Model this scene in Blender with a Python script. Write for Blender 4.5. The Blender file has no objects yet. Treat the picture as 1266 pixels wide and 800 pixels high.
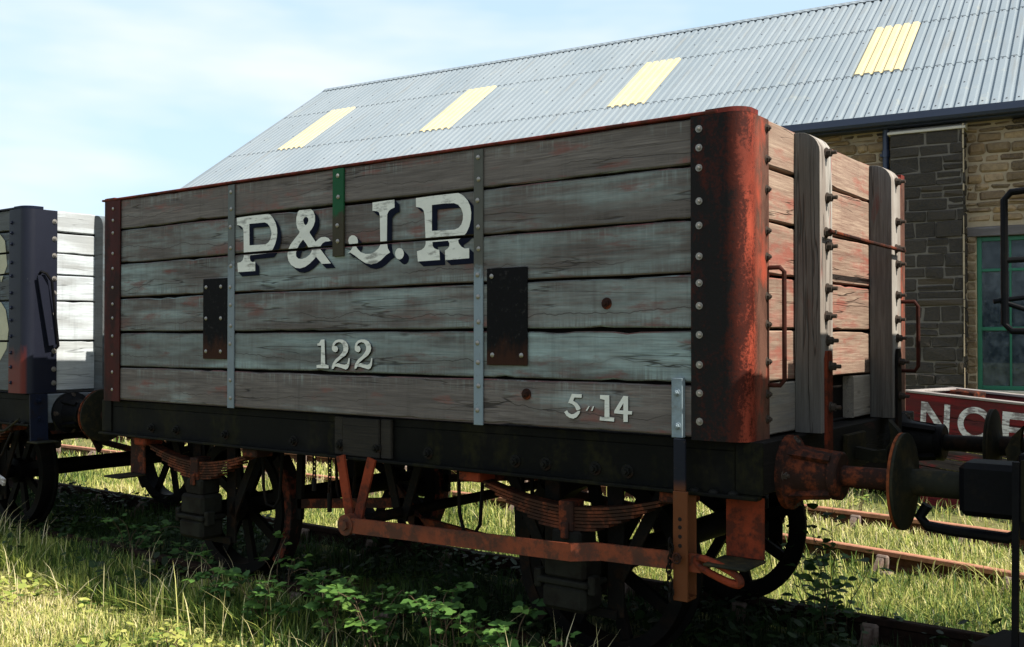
import bpy, bmesh, math, random
import numpy as np
from mathutils import Vector, Matrix
from mathutils.geometry import tessellate_polygon

random.seed(7)
RNG = np.random.default_rng(11)
R = math.radians
PI = math.pi
scene = bpy.context.scene
COL = scene.collection

# ------------------------------------------------------------------ camera, light, exposure
cam_data = bpy.data.cameras.new('camera')
cam_data.sensor_width = 36.0
cam_data.lens = 35.29
cam_data.clip_start = 0.05
cam_data.clip_end = 3000.0
cam = bpy.data.objects.new('camera', cam_data)
COL.objects.link(cam)
cam.location = (4.1967, -3.9863, 1.6858)
cam.rotation_euler = (R(90 + 0.82), 0.0, R(36.786))
scene.camera = cam

SUN_EL, SUN_AZ = 47.0, 4.0          # azimuth measured from +X towards +Y
sun_dir = Vector((math.cos(R(SUN_EL)) * math.cos(R(SUN_AZ)), math.cos(R(SUN_EL)) * math.sin(R(SUN_AZ)), math.sin(R(SUN_EL))))
sd = bpy.data.lights.new('sun', 'SUN')
sd.energy = 4.4
sd.angle = R(0.5)
sd.color = (1.0, 0.94, 0.84)
sun = bpy.data.objects.new('sun', sd)
COL.objects.link(sun)
sun.rotation_euler = sun_dir.to_track_quat('Z', 'Y').to_euler()
sun.location = (20, 2, 20)

world = bpy.data.worlds.new('World')
scene.world = world
world.use_nodes = True
wn = world.node_tree
wn.nodes.clear()
w_out = wn.nodes.new('ShaderNodeOutputWorld')
w_bg = wn.nodes.new('ShaderNodeBackground')
sky = wn.nodes.new('ShaderNodeTexSky')
sky.sky_type = 'NISHITA'
sky.sun_disc = False
sky.sun_elevation = R(SUN_EL)
sky.sun_rotation = R(90 - SUN_AZ)
sky.altitude = 100
sky.air_density = 1.0
sky.dust_density = 2.0
sky.ozone_density = 1.0
# thin high cloud: a noise on the direction of view from the ground
w_tc = wn.nodes.new('ShaderNodeTexCoord')
w_map = wn.nodes.new('ShaderNodeMapping')
w_map.inputs['Scale'].default_value = (1.6, 1.6, 6.0)
w_map.inputs['Location'].default_value = (0.62, 0.25, 0.2)
w_no = wn.nodes.new('ShaderNodeTexNoise')
w_no.inputs['Scale'].default_value = 1.5
w_no.inputs['Detail'].default_value = 4
w_no.inputs['Roughness'].default_value = 0.5
w_ra = wn.nodes.new('ShaderNodeValToRGB')
w_ra.color_ramp.elements[0].position = 0.41
w_ra.color_ramp.elements[0].color = (0.0, 0.0, 0.0, 1)
w_ra.color_ramp.elements[1].position = 0.62
w_ra.color_ramp.elements[1].color = (0.85, 0.85, 0.85, 1)
w_mix = wn.nodes.new('ShaderNodeMix')
w_mix.data_type = 'RGBA'
w_mix.inputs['B'].default_value = (4.15, 4.3, 4.6, 1)
w_haze = wn.nodes.new('ShaderNodeMix')
w_haze.data_type = 'RGBA'
w_haze.inputs['Factor'].default_value = 0.76
w_haze.inputs['B'].default_value = (2.75, 3.65, 4.5, 1)
L = wn.links.new
L(w_tc.outputs['Generated'], w_map.inputs['Vector'])
L(w_map.outputs['Vector'], w_no.inputs['Vector'])
L(w_no.outputs['Fac'], w_ra.inputs['Fac'])
L(w_ra.outputs['Color'], w_mix.inputs['Factor'])
L(sky.outputs['Color'], w_haze.inputs['A'])
L(w_haze.outputs['Result'], w_mix.inputs['A'])
L(w_mix.outputs['Result'], w_bg.inputs['Color'])
w_bg.inputs['Strength'].default_value = 0.12
L(w_bg.outputs['Background'], w_out.inputs['Surface'])

scene.view_settings.view_transform = 'Standard'
scene.view_settings.look = 'None'
scene.view_settings.exposure = 1.08
scene.view_settings.gamma = 1.0
scene.cycles.max_bounces = 6
scene.cycles.transparent_max_bounces = 6

# ------------------------------------------------------------------ materials
class NT:
    def __init__(self, name, rough=0.7, spec=0.3):
        self.m = bpy.data.materials.new(name)
        self.m.use_nodes = True
        self.t = self.m.node_tree
        self.b = self.t.nodes['Principled BSDF']
        self.b.inputs['Roughness'].default_value = rough
        self.b.inputs['Specular IOR Level'].default_value = spec
        self.tc = self.t.nodes.new('ShaderNodeTexCoord')
        self.geo = self.t.nodes.new('ShaderNodeNewGeometry')
    def n(self, k): return self.t.nodes.new(k)
    def l(self, a, b): self.t.links.new(a, b)
    def setin(self, sock, v):
        if isinstance(v, bpy.types.NodeSocket): self.l(v, sock)
        elif isinstance(v, (tuple, list)) and len(v) == 3 and sock.type == 'RGBA': sock.default_value = (*v, 1)
        else: sock.default_value = v
    def obj(self): return self.tc.outputs['Object']
    def rnd(self): return self.geo.outputs['Random Per Island']
    def shifted(self, k=40.0):
        m = self.n('ShaderNodeVectorMath'); m.operation = 'MULTIPLY_ADD'
        c = self.n('ShaderNodeCombineXYZ')
        for i in range(3): self.l(self.rnd(), c.inputs[i])
        self.l(c.outputs[0], m.inputs[0]); m.inputs[1].default_value = (k, k * .7, k * 1.3)
        self.l(self.obj(), m.inputs[2])
        return m.outputs[0]
    def noise(self, scale, vec=None, detail=4, rough=.55, dist=0.0):
        mp = self.n('ShaderNodeMapping')
        mp.inputs['Scale'].default_value = scale if isinstance(scale, tuple) else (scale,) * 3
        self.l(vec or self.obj(), mp.inputs['Vector'])
        no = self.n('ShaderNodeTexNoise')
        no.inputs['Scale'].default_value = 1; no.inputs['Detail'].default_value = detail
        no.inputs['Roughness'].default_value = rough; no.inputs['Distortion'].default_value = dist
        self.l(mp.outputs[0], no.inputs['Vector'])
        return no.outputs['Fac']
    def voro(self, scale, vec=None, feature='F1'):
        mp = self.n('ShaderNodeMapping')
        mp.inputs['Scale'].default_value = scale if isinstance(scale, tuple) else (scale,) * 3
        self.l(vec or self.obj(), mp.inputs['Vector'])
        no = self.n('ShaderNodeTexVoronoi'); no.feature = feature
        no.inputs['Scale'].default_value = 1
        self.l(mp.outputs[0], no.inputs['Vector'])
        return no.outputs['Distance']
    def ramp(self, fac, stops):
        r = self.n('ShaderNodeValToRGB'); e = r.color_ramp.elements
        while len(e) < len(stops): e.new(0.5)
        for el, (p, c) in zip(e, stops):
            el.position = p
            el.color = (*c, 1) if isinstance(c, tuple) else (c, c, c, 1)
        self.l(fac, r.inputs['Fac'])
        return r.outputs['Color']
    def mix(self, fac, a, b, mode='MIX'):
        m = self.n('ShaderNodeMix'); m.data_type = 'RGBA'; m.blend_type = mode
        self.setin(m.inputs['Factor'], fac); self.setin(m.inputs['A'], a); self.setin(m.inputs['B'], b)
        return m.outputs['Result']
    def math(self, op, a, b=0.0, c=None):
        m = self.n('ShaderNodeMath'); m.operation = op
        self.setin(m.inputs[0], a); self.setin(m.inputs[1], b)
        if c is not None: self.setin(m.inputs[2], c)
        return m.outputs[0]
    def xyz(self, vec=None):
        s = self.n('ShaderNodeSeparateXYZ'); self.l(vec or self.obj(), s.inputs[0]); return s.outputs
    def color(self, c): self.setin(self.b.inputs['Base Color'], c)
    def bump(self, h, strength=.4, dist=.004):
        b = self.n('ShaderNodeBump'); b.inputs['Strength'].default_value = strength; b.inputs['Distance'].default_value = dist
        self.l(h, b.inputs['Height']); self.l(b.outputs[0], self.b.inputs['Normal'])

def axis_scale(axis, along, across):
    return tuple(along if i == axis else across for i in range(3))

def wood(name, axis, paint, bare, dark, wear=.5, red=None, red_amt=.3, rough=.75, bump=.6, streak=True, soft=.09, joints=None):
    """weathered board: flaking paint, grain along `axis`, splits, drip streaks, per-board variation"""
    N = NT(name, rough, .12)
    v = N.shifted()
    fine = N.noise(axis_scale(axis, 4, 110), v, 6, .72)
    band = N.noise(axis_scale(axis, 1.1, 13), v, 4, .6, .4)
    blot = N.noise(axis_scale(axis, 1.6, 4.5), v, 5, .62)
    # paint still there?
    w = N.math('ADD', N.math('MULTIPLY', band, .55), N.math('MULTIPLY', blot, .6))
    w = N.math('ADD', w, N.math('MULTIPLY', N.rnd(), .24))
    w = N.math('ADD', w, N.math('MULTIPLY', fine, .30)); w = N.math('SUBTRACT', w, .09)
    if streak:
        drip = N.noise((38, 38, 2.2) if axis != 2 else (26, 26, 1.0), v, 3, .6)
        w = N.math('ADD', w, N.math('MULTIPLY', drip, .09)); w = N.math('ADD', w, .06)
    lo = .98 - wear * .5
    mask = N.ramp(w, [(lo - soft, 0.0), (lo + soft, 1.0)])
    pcol = N.mix(N.ramp(fine, [(.36, 0.0), (.62, 1.0)]), tuple(x * .66 for x in paint), tuple(min(1, x * 1.2) for x in paint))
    wcol = N.mix(N.ramp(fine, [(.32, 0.0), (.66, 1.0)]), dark, bare)
    wcol = N.mix(N.ramp(band, [(.4, 0.0), (.65, .55)]), wcol, dark)
    c = N.mix(mask, pcol, wcol)
    if red:
        rm = N.noise(axis_scale(axis, 2.2, 9), v, 5, .65)
        c = N.mix(N.ramp(rm, [(.66 - red_amt * .22, 0.0), (.74 - red_amt * .16, .75)]), c, red)
    if joints:
        z0, z1 = joints[-1], joints[0]
        zz = N.math('DIVIDE', N.math('SUBTRACT', N.xyz()[2], z0), z1 - z0)
        st = []
        for i in range(len(joints) - 1, 0, -1):
            a, b = (joints[i] - z0) / (z1 - z0), (joints[i - 1] - z0) / (z1 - z0)
            st += [(a + .0005, 0.0), (b - .0005, 1.0)]
        t = N.ramp(zz, st)
        comb = N.noise((62, 62, 2.5), v, 3, .6); wide = N.noise((3, 3, 3), v, 4, .6)
        cm = N.math('MULTIPLY', N.ramp(comb, [(.46, 0.0), (.58, 1.0)]), N.ramp(t, [(.0, .75), (.40, 0.0)]))
        cm = N.math('MULTIPLY', cm, N.ramp(wide, [(.40, 0.0), (.55, 1.0)]))
        c = N.mix(cm, c, tuple(x * .62 for x in bare))
        comb2 = N.noise((48, 48, 2.0), v, 3, .6)
        cm2 = N.math('MULTIPLY', N.ramp(comb2, [(.52, 0.0), (.64, .5)]), N.ramp(t, [(.60, 0.0), (1.0, .6)]))
        c = N.mix(N.math('MULTIPLY', cm2, N.ramp(wide, [(.40, 1.0), (.58, 0.0)])), c, tuple(min(1, x * 1.3) for x in paint))
        # one long split wandering along each board
        wob = N.math('MULTIPLY_ADD', N.noise((1.5, .01, .01), v, 5, .62), .9, -.10)
        sp_ = N.ramp(N.math('ABSOLUTE', N.math('SUBTRACT', t, wob)), [(.0, .9), (.004, .7), (.013, 0.0)])
        sp_ = N.math('MULTIPLY', sp_, N.ramp(N.noise((1.3, .01, .01), N.shifted(71.0), 3, .5), [(.42, 0.0), (.52, .9)]))
        c = N.mix(N.ramp(N.math('ABSOLUTE', N.math('SUBTRACT', t, wob)), [(.0, .5), (.16, 0.0)]), c, tuple(x * .62 for x in bare))
        c = N.mix(sp_, c, (.012, .010, .009))
        rl = N.math('MULTIPLY', N.ramp(t, [(.945, 0.0), (.965, 1.0)]), N.ramp(N.noise((2.2, 2.2, 2.2), v, 4, .7), [(.5, 0.0), (.58, .8)]))
        c = N.mix(rl, c, (.16, .030, .030))
        ed = N.ramp(N.math('ABSOLUTE', N.math('SUBTRACT', t, .5)), [(.40, 0.0), (.495, .8)])
        ed = N.math('MULTIPLY', ed, N.ramp(N.noise((5, 5, 30), v, 5, .7), [(.35, 0.25), (.6, 1.0)]))
        c = N.mix(ed, c, tuple(x * .55 for x in dark))
    # splits along the grain
    cr = N.noise(axis_scale(axis, .8, 15), v, 3, .5, .25)
    crack = N.ramp(N.math('ABSOLUTE', N.math('SUBTRACT', cr, .5)), [(.0, 1.0), (.006, .75), (.014, 0.0)])
    crm = N.ramp(N.noise(axis_scale(axis, .9, 6), v, 2), [(.48, 0.0), (.58, 1.0)])
    crack = N.math('MULTIPLY', crack, crm)
    c = N.mix(N.math('MULTIPLY', crack, .8), c, tuple(x * .25 for x in dark))
    kn = N.ramp(N.voro(axis_scale(axis, 2.3, 6.5), v), [(.03, 1.0), (.10, 0.0)])
    c = N.mix(N.math('MULTIPLY', kn, .6), c, (dark[0] * .5, dark[1] * .38, dark[2] * .32))
    gr = N.noise(axis_scale(axis, .55, 1.6), None, 4, .6)
    drp = N.noise((16, 16, 1.3) if axis != 2 else (9, 9, .8), None, 4, .65)
    c = N.mix(N.ramp(gr, [(.36, .42), (.60, 0.0)]), c, tuple(x * .5 for x in bare))
    c = N.mix(N.ramp(drp, [(.57, 0.0), (.77, .32)]), c, tuple(x * .6 for x in dark))
    tone = N.math('MULTIPLY_ADD', N.rnd(), .42, .80)
    hs = N.n('ShaderNodeHueSaturation'); N.l(c, hs.inputs['Color']); N.l(tone, hs.inputs['Value'])
    N.color(hs.outputs[0])
    h = N.math('SUBTRACT', N.math('MULTIPLY', fine, .6), N.math('MULTIPLY', crack, 1.2))
    h = N.math('SUBTRACT', h, N.math('MULTIPLY', mask, .25))
    N.bump(h, bump, .004)
    return N.m

def iron(name, base, rust, amt=.4, rough=.7, spec=.05, scale=9, dark=(.012, .011, .01), spot=.5, vert=False):
    N = NT(name, rough, spec)
    n1 = N.noise((scale, scale, scale * .35) if vert else scale, None, 6, .65)
    n2 = N.noise(scale * 5, None, 4, .7)
    n3 = N.noise(scale * .4, None, 3, .6)
    k = N.math('ADD', N.math('MULTIPLY', n1, .75), N.math('MULTIPLY', n2, .25))
    th = .68 - amt * .36
    c = N.mix(N.ramp(k, [(th - .05, 0.0), (th + .05, 1.0)]), base, rust)
    c = N.mix(N.ramp(n3, [(.5, 0.0), (.72, spot)]), c, dark)
    c = N.mix(N.ramp(n2, [(.35, .35), (.6, 0.0)]), c, tuple(x * .5 for x in base))
    N.color(c)
    N.setin(N.b.inputs['Roughness'], N.math('MULTIPLY_ADD', k, .35, rough - .18))
    N.bump(N.math('ADD', k, N.math('MULTIPLY', n2, .5)), .35, .003)
    return N.m

def plain(name, c, rough=.6, spec=.3, var=.25, scale=12, bump=.15):
    N = NT(name, rough, spec)
    n = N.noise(scale, None, 5, .6)
    N.color(N.mix(n, tuple(x * (1 - var) for x in c), tuple(min(1, x * (1 + var)) for x in c)))
    if bump: N.bump(n, bump, .003)
    return N.m

M = {}
GREEN = (.215, .250, .225)
M['side_board'] = wood('side_board', 0, (.262, .335, .330), (.168, .145, .132), (.050, .043, .040), .43, (.15, .045, .035), .42, soft=.13, joints=[2.654, 2.446, 2.207, 1.965, 1.725, 1.484, 1.250])
M['end_board'] = wood('end_board', 1, (.31, .115, .088), (.36, .27, .20), (.14, .08, .06), .45, (.24, .062, .045), .55, bump=.9)
M['end_low_board'] = wood('end_low_board', 1, (.27, .275, .27), (.42, .37, .30), (.22, .19, .16), .6, None)
M['post_wood'] = wood('post_wood', 2, (.165, .165, .155), (.13, .125, .115), (.055, .05, .045), .6, (.10, .035, .028), .16, bump=.9, streak=False)
M['post_lit_face'] = wood('post_lit_face', 2, (.34, .32, .285), (.27, .235, .20), (.16, .13, .11), .5, (.33, .12, .09), .15, bump=1.0, streak=False)  # paler version of the post wood: sunlight painted on the outward face
M['rail_red'] = iron('rail_red', (0.15, 0.03, 0.024), (0.06, 0.022, 0.017), .5, .75)
M['plate_iron'] = None
M['strap_blue'] = iron('strap_blue', (0.19, 0.235, 0.26), (0.13, 0.14, 0.14), .25, .5)
M['strap_grey'] = iron('strap_grey', (.17, .185, .18), (.10, .095, .085), .5, .6)
M['plate_dark'] = iron('plate_dark', (0.009, 0.008, 0.0075), (0.03, 0.014, 0.009), .45, .55, spot=.5)
M['green_paint'] = iron('green_paint', (.012, .10, .035), (.045, .04, .022), .25, .5, dark=(.05, .035, .02))
M['bolt_steel'] = plain('bolt_steel', (.22, .205, .185), .42, .5, .35, 60, 0)
M['bolt_steel'].node_tree.nodes['Principled BSDF'].inputs['Metallic'].default_value = .55
M['bolt_dark'] = iron('bolt_dark', (0.05, 0.04, 0.033), (0.075, 0.036, 0.022), .4, .55)
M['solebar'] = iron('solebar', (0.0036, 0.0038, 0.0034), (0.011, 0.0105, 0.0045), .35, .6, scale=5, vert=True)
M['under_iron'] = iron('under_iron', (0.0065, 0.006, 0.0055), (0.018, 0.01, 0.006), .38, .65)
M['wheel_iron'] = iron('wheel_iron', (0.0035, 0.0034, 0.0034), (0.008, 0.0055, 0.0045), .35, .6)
M['rust_red'] = iron('rust_red', (0.19, 0.034, 0.014), (0.06, 0.018, 0.011), .45, .7, spot=.65, scale=8)
M['rust_orange'] = iron('rust_orange', (.30, .115, .035), (.17, .05, .02), .45, .75, spot=.4)
M['rust_brown'] = iron('rust_brown', (0.026, 0.013, 0.01), (0.13, 0.032, 0.014), .4, .75, spot=.5)
M['navy_iron'] = iron('navy_iron', (0.009, 0.012, 0.024), (0.012, 0.01, 0.012), .25, .45)
M['axle_iron'] = iron('axle_iron', (0.014, 0.014, 0.011), (0.009, 0.0075, 0.006), .45, .75, scale=7)
M['spring_iron'] = iron('spring_iron', (0.035, 0.016, 0.01), (0.125, 0.036, 0.017), .42, .72, scale=12)
M['disc_green'] = iron('disc_green', (0.016, 0.0165, 0.012), (0.035, 0.028, 0.014), .4, .75, scale=7)
M['disc_rust'] = iron('disc_rust', (0.06, 0.022, 0.012), (0.17, 0.045, 0.016), .6, .75, scale=7)
M['black_iron'] = iron('black_iron', (0.0035, 0.0038, 0.005), (0.006, 0.0055, 0.0055), .3, .5)
M['inside_dark'] = plain('inside_dark', (.014, .012, .011), .95, .05)
M['letter_white'] = None
M['letter_navy'] = plain('letter_navy', (.006, .0075, .016), .8, .04, .3, 30, 0)
M['letter_black'] = plain('letter_black', (.008, .008, .008), .8, .04, .3, 30, 0)

def letter_paint(name, col, worn, amt=.3, axis=0):
    N = NT(name, .7, .25)
    f = N.noise(axis_scale(axis, 9, 55), None, 5, .7)
    b = N.noise(6, None, 5, .65)
    k = N.math('ADD', N.math('MULTIPLY', f, .5), N.math('MULTIPLY', b, .5))
    c = N.mix(N.ramp(b, [(.3, 0.0), (.7, 1.0)]), tuple(x * .8 for x in col), col)
    t = .66 - amt * .2
    N.color(N.mix(N.ramp(k, [(t - .03, 0.0), (t + .05, .85)]), c, worn))
    N.bump(f, .3, .002)
    return N.m
M['letter_white'] = letter_paint('letter_white', (.62, .62, .57), (.17, .165, .15), .5)
M['letter_cream'] = letter_paint('letter_cream', (.40, .38, .27), (.2, .2, .18), .2)
M['letter_flaked'] = letter_paint('letter_flaked', (.72, .71, .68), (.13, .10, .10), .85)

def corner_mat(name, black, red, side_red, amt):
    """corner plate: black bitumen over red oxide, the red worn bare in blotches; extra red paints in the sunlit bend"""
    N = NT(name, .65, .12)
    s = N.xyz()
    n1 = N.noise((8, 8, 3.2), None, 6, .7, .5)
    n2 = N.noise(64, None, 6, .8)
    n3 = N.noise((4, 4, 2.2), None, 4, .65)
    n4 = N.noise((2.5, 2.5, 1.4), None, 3, .6)
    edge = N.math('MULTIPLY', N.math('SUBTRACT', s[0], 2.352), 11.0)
    edge = N.math('MAXIMUM', N.math('MINIMUM', edge, 1.0), 0.0)  # redder towards the bend, sunlight on the curve put into the colour
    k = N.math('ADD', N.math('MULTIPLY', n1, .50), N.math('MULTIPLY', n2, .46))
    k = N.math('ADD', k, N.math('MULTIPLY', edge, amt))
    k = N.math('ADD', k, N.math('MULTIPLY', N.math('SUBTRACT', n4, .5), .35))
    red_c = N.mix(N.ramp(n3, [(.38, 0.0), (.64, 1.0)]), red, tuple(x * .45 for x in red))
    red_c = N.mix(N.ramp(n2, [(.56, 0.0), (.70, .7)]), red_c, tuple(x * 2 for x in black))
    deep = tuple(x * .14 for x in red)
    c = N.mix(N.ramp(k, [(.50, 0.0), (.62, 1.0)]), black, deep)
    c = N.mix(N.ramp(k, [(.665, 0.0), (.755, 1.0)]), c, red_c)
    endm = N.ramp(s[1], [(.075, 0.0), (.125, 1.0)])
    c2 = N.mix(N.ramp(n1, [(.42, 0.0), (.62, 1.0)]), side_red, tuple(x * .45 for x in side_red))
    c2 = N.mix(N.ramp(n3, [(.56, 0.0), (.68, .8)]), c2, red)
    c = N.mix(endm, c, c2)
    N.color(c)
    N.bump(N.math('ADD', n2, n1), .5, .004)
    return N.m
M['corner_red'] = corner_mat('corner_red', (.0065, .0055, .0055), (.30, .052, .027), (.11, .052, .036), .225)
M['corner_maroon'] = iron('corner_maroon', (0.05, 0.012, 0.01), (0.022, 0.01, 0.009), .5, .6, spot=.7, scale=6, vert=True)

def navy_corner():
    N = NT('corner_navy', .5, .2)
    s = N.xyz()
    n1 = N.noise((8, 8, 2.5), None, 6, .7); n2 = N.noise(40, None, 4, .7)
    c = N.mix(n1, (.0035, .0045, .010), (.008, .0098, .0195))
    k = N.math('ADD', N.math('SUBTRACT', 1.62, s[2]), N.math('MULTIPLY', N.math('SUBTRACT', n1, .5), .35))
    lowred = N.math('MULTIPLY', N.ramp(k, [(.0, 0.0), (.12, 1.0)]), N.ramp(s[1], [(.005, 1.0), (.02, 0.0)]))
    c = N.mix(lowred, c, (.085, .012, .008))
    c = N.mix(N.ramp(n2, [(.70, 0.0), (.76, .5)]), c, (.25, .26, .27))
    N.color(c); N.bump(n2, .2, .002)
    return N.m
M['corner_navy'] = navy_corner()
M['white_board'] = wood('white_board', 1, (.54, .59, .62), (.40, .42, .42), (.25, .26, .26), .22, None, bump=.4)
M['grey_board'] = wood('grey_board', 0, (.14, .19, .22), (.10, .11, .115), (.06, .06, .06), .4, None)
M['headstock_grey'] = wood('headstock_grey', 1, (.15, .19, .23), (.18, .2, .22), (.08, .085, .09), .3, None)
M['dark_board'] = wood('dark_board', 0, (.02, .02, .022), (.03, .027, .023), (.012, .011, .01), .5, None)
M['dark_end_board'] = wood('dark_end_board', 1, (.06, .058, .058), (.09, .08, .07), (.035, .03, .028), .5, None)
M['headstock_dark'] = wood('headstock_dark', 1, (.005, .005, .0048), (.011, .0095, .008), (.004, .0035, .003), .5, (.06, .02, .015), .2)
M['block_wood'] = wood('block_wood', 0, (.014, .014, .012), (.026, .022, .017), (.009, .008, .007), .5, None)
M['red_plank'] = wood('red_plank', 0, (.20, .014, .017), (.15, .018, .018), (.05, .02, .02), .3, None, bump=.5)
M['weathered_plank'] = wood('weathered_plank', 0, (.06, .03, .028), (.075, .06, .052), (.025, .02, .018), .7, (.24, .014, .02), .75)
M['pale_wood'] = wood('pale_wood', 1, (.42, .36, .32), (.40, .33, .27), (.22, .18, .15), .6, (.25, .06, .05), .3)
M['sleeper'] = wood('sleeper', 1, (.09, .08, .07), (.10, .09, .075), (.045, .04, .034), .6, None)
M['rail_rust'] = iron('rail_rust', (0.1, 0.045, 0.026), (0.06, 0.028, 0.018), .45, .7, scale=14, spot=.3, dark=(.07, .04, .03))
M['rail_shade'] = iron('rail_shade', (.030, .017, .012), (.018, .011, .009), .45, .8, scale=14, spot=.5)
M['rail_head'] = iron('rail_head', (.42, .20, .125), (.30, .14, .09), .4, .6, scale=14, spot=.15, dark=(.2, .1, .06))
M['bolt_black'] = iron('bolt_black', (.009, .009, .008), (.02, .012, .008), .4, .6)
M['lever_rust'] = iron('lever_rust', (0.165, 0.036, 0.014), (0.06, 0.021, 0.012), .45, .6, .2, scale=9, spot=.75)
M['chair_iron'] = iron('chair_iron', (.20, .15, .125), (.13, .085, .065), .45, .85, scale=14, spot=.3, dark=(.09, .07, .06))
M['handrail_rust'] = iron('handrail_rust', (0.055, 0.018, 0.013), (0.03, 0.012, 0.009), .45, .65, scale=20)

# ------------------------------------------------------------------ mesh builder
class MB:
    def __init__(s): s.v = []; s.f = []; s.mi = []
    def add(s, vs, fs, mi=0, T=None):
        o = len(s.v)
        for p in vs: s.v.append(tuple(T @ Vector(p)) if T is not None else tuple(p))
        for f in fs: s.f.append(tuple(i + o for i in f)); s.mi.append(mi)
    def box(s, x0, x1, y0, y1, z0, z1, mi=0, T=None):
        v = [(x0, y0, z0), (x1, y0, z0), (x1, y1, z0), (x0, y1, z0), (x0, y0, z1), (x1, y0, z1), (x1, y1, z1), (x0, y1, z1)]
        s.add(v, [(0, 3, 2, 1), (4, 5, 6, 7), (0, 1, 5, 4), (1, 2, 6, 5), (2, 3, 7, 6), (3, 0, 4, 7)], mi, T)
    def cbox(s, x0, x1, y0, y1, z0, z1, c=.004, mi=0, T=None):
        """box with all edges chamfered by c"""
        xs, ys, zs = (x0, x1), (y0, y1), (z0, z1)
        bm = bmesh.new()
        r = bmesh.ops.create_cube(bm, size=1)
        for v in bm.verts:
            v.co = Vector((xs[v.co.x > 0], ys[v.co.y > 0], zs[v.co.z > 0]))
        bmesh.ops.bevel(bm, geom=bm.edges[:], offset=c, segments=1, affect='EDGES', clamp_overlap=True)
        bm.verts.index_update()
        s.add([v.co.copy() for v in bm.verts], [[v.index for v in f.verts] for f in bm.faces], mi, T)
        bm.free()
    def bar(s, p0, p1, w, t, mi=0, up=(0, 1, 0)):
        """flat bar from p0 to p1; w = width in the plane perpendicular to `up`, t = thickness along `up`"""
        p0, p1 = Vector(p0), Vector(p1); d = (p1 - p0).normalized(); u = Vector(up)
        u = (u - d * u.dot(d)).normalized(); n = d.cross(u)
        vs = []
        for p in (p0, p1):
            for a, b in ((-1, -1), (1, -1), (1, 1), (-1, 1)): vs.append(p + n * (w / 2 * a) + u * (t / 2 * b))
        s.add(vs, [(0, 1, 2, 3), (7, 6, 5, 4), (0, 4, 5, 1), (1, 5, 6, 2), (2, 6, 7, 3), (3, 7, 4, 0)], mi)
    def cyl(s, p0, p1, r0, r1=None, n=16, mi=0, caps=True):
        r1 = r0 if r1 is None else r1
        p0, p1 = Vector(p0), Vector(p1); d = (p1 - p0).normalized()
        a = d.orthogonal().normalized(); b = d.cross(a); vs = []
        for p, r in ((p0, r0), (p1, r1)):
            for i in range(n):
                t = 2 * PI * i / n; vs.append(p + a * (r * math.cos(t)) + b * (r * math.sin(t)))
        fs = [(i, (i + 1) % n, n + (i + 1) % n, n + i) for i in range(n)]
        if caps: fs += [tuple(range(n))[::-1], tuple(range(n, 2 * n))]
        s.add(vs, fs, mi)
    def revolve(s, prof, origin, axis, n=24, mi=0, a0=0, a1=2 * PI):
        """prof: (distance along axis, radius) list"""
        o = Vector(origin); d = Vector(axis).normalized(); a = d.orthogonal().normalized()
        if abs(d.x) > .9: a = Vector((0, 0, 1))
        if abs(d.y) > .9: a = Vector((0, 0, 1))
        b = d.cross(a); vs = []; k = len(prof); full = abs(a1 - a0 - 2 * PI) < 1e-6
        m = n if full else n + 1
        for i in range(m):
            t = a0 + (a1 - a0) * i / n
            for h, r in prof: vs.append(o + d * h + (a * math.cos(t) + b * math.sin(t)) * r)
        fs = []
        for i in range(n):
            j = (i + 1) % m
            for q in range(k - 1): fs.append((i * k + q, j * k + q, j * k + q + 1, i * k + q + 1))
        s.add(vs, fs, mi)
    def tube(s, pts, r, n=8, mi=0, closed=False):
        pts = [Vector(p) for p in pts]; vs = []; prev = None
        for i, p in enumerate(pts):
            if closed: d = pts[(i + 1) % len(pts)] - pts[i - 1]
            else: d = pts[min(i + 1, len(pts) - 1)] - pts[max(i - 1, 0)]
            d.normalize()
            a = d.orthogonal() if prev is None else prev - d * prev.dot(d)
            a.normalize(); prev = a; b = d.cross(a)
            rr = r[i] if isinstance(r, (list, tuple)) else r
            for k in range(n):
                t = 2 * PI * k / n; vs.append(p + a * (rr * math.cos(t)) + b * (rr * math.sin(t)))
        m = len(pts); fs = []
        for i in range(m if closed else m - 1):
            j = (i + 1) % m
            for k in range(n): fs.append((i * n + k, i * n + (k + 1) % n, j * n + (k + 1) % n, j * n + k))
        if not closed: fs += [tuple(range(n))[::-1], tuple(range((m - 1) * n, m * n))]
        s.add(vs, fs, mi)
    def prism(s, poly, fn, d0, d1, mi=0, holes=()):
        """polygon (u,v) extruded between depths; fn(u,v,d) -> xyz"""
        loops = [poly] + list(holes)
        tri = tessellate_polygon([[Vector((u, v, 0)) for u, v in lp] for lp in loops])
        flat = [p for lp in loops for p in lp]; n = len(flat)
        vs = [fn(u, v, d0) for u, v in flat] + [fn(u, v, d1) for u, v in flat]
        fs = [tuple(t) for t in tri] + [tuple(i + n for i in reversed(t)) for t in tri]
        o = 0
        for lp in loops:
            m = len(lp)
            for i in range(m):
                a, b = o + i, o + (i + 1) % m; fs.append((a, b, b + n, a + n))
            o += m
        s.add(vs, fs, mi)
    def mesh(s, name, mats, smooth=True, angle=32):
        me = bpy.data.meshes.new(name)
        me.from_pydata(s.v, [], s.f)
        mats = mats if isinstance(mats, (list, tuple)) else [mats]
        for m in mats: me.materials.append(m)
        me.polygons.foreach_set('material_index', s.mi)
        bm = bmesh.new(); bm.from_mesh(me); bmesh.ops.recalc_face_normals(bm, faces=bm.faces[:]); bm.to_mesh(me); bm.free()
        if smooth:
            me.polygons.foreach_set('use_smooth', [True] * len(me.polygons))
            me.set_sharp_from_angle(angle=R(angle))
        me.update()
        return me
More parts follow.
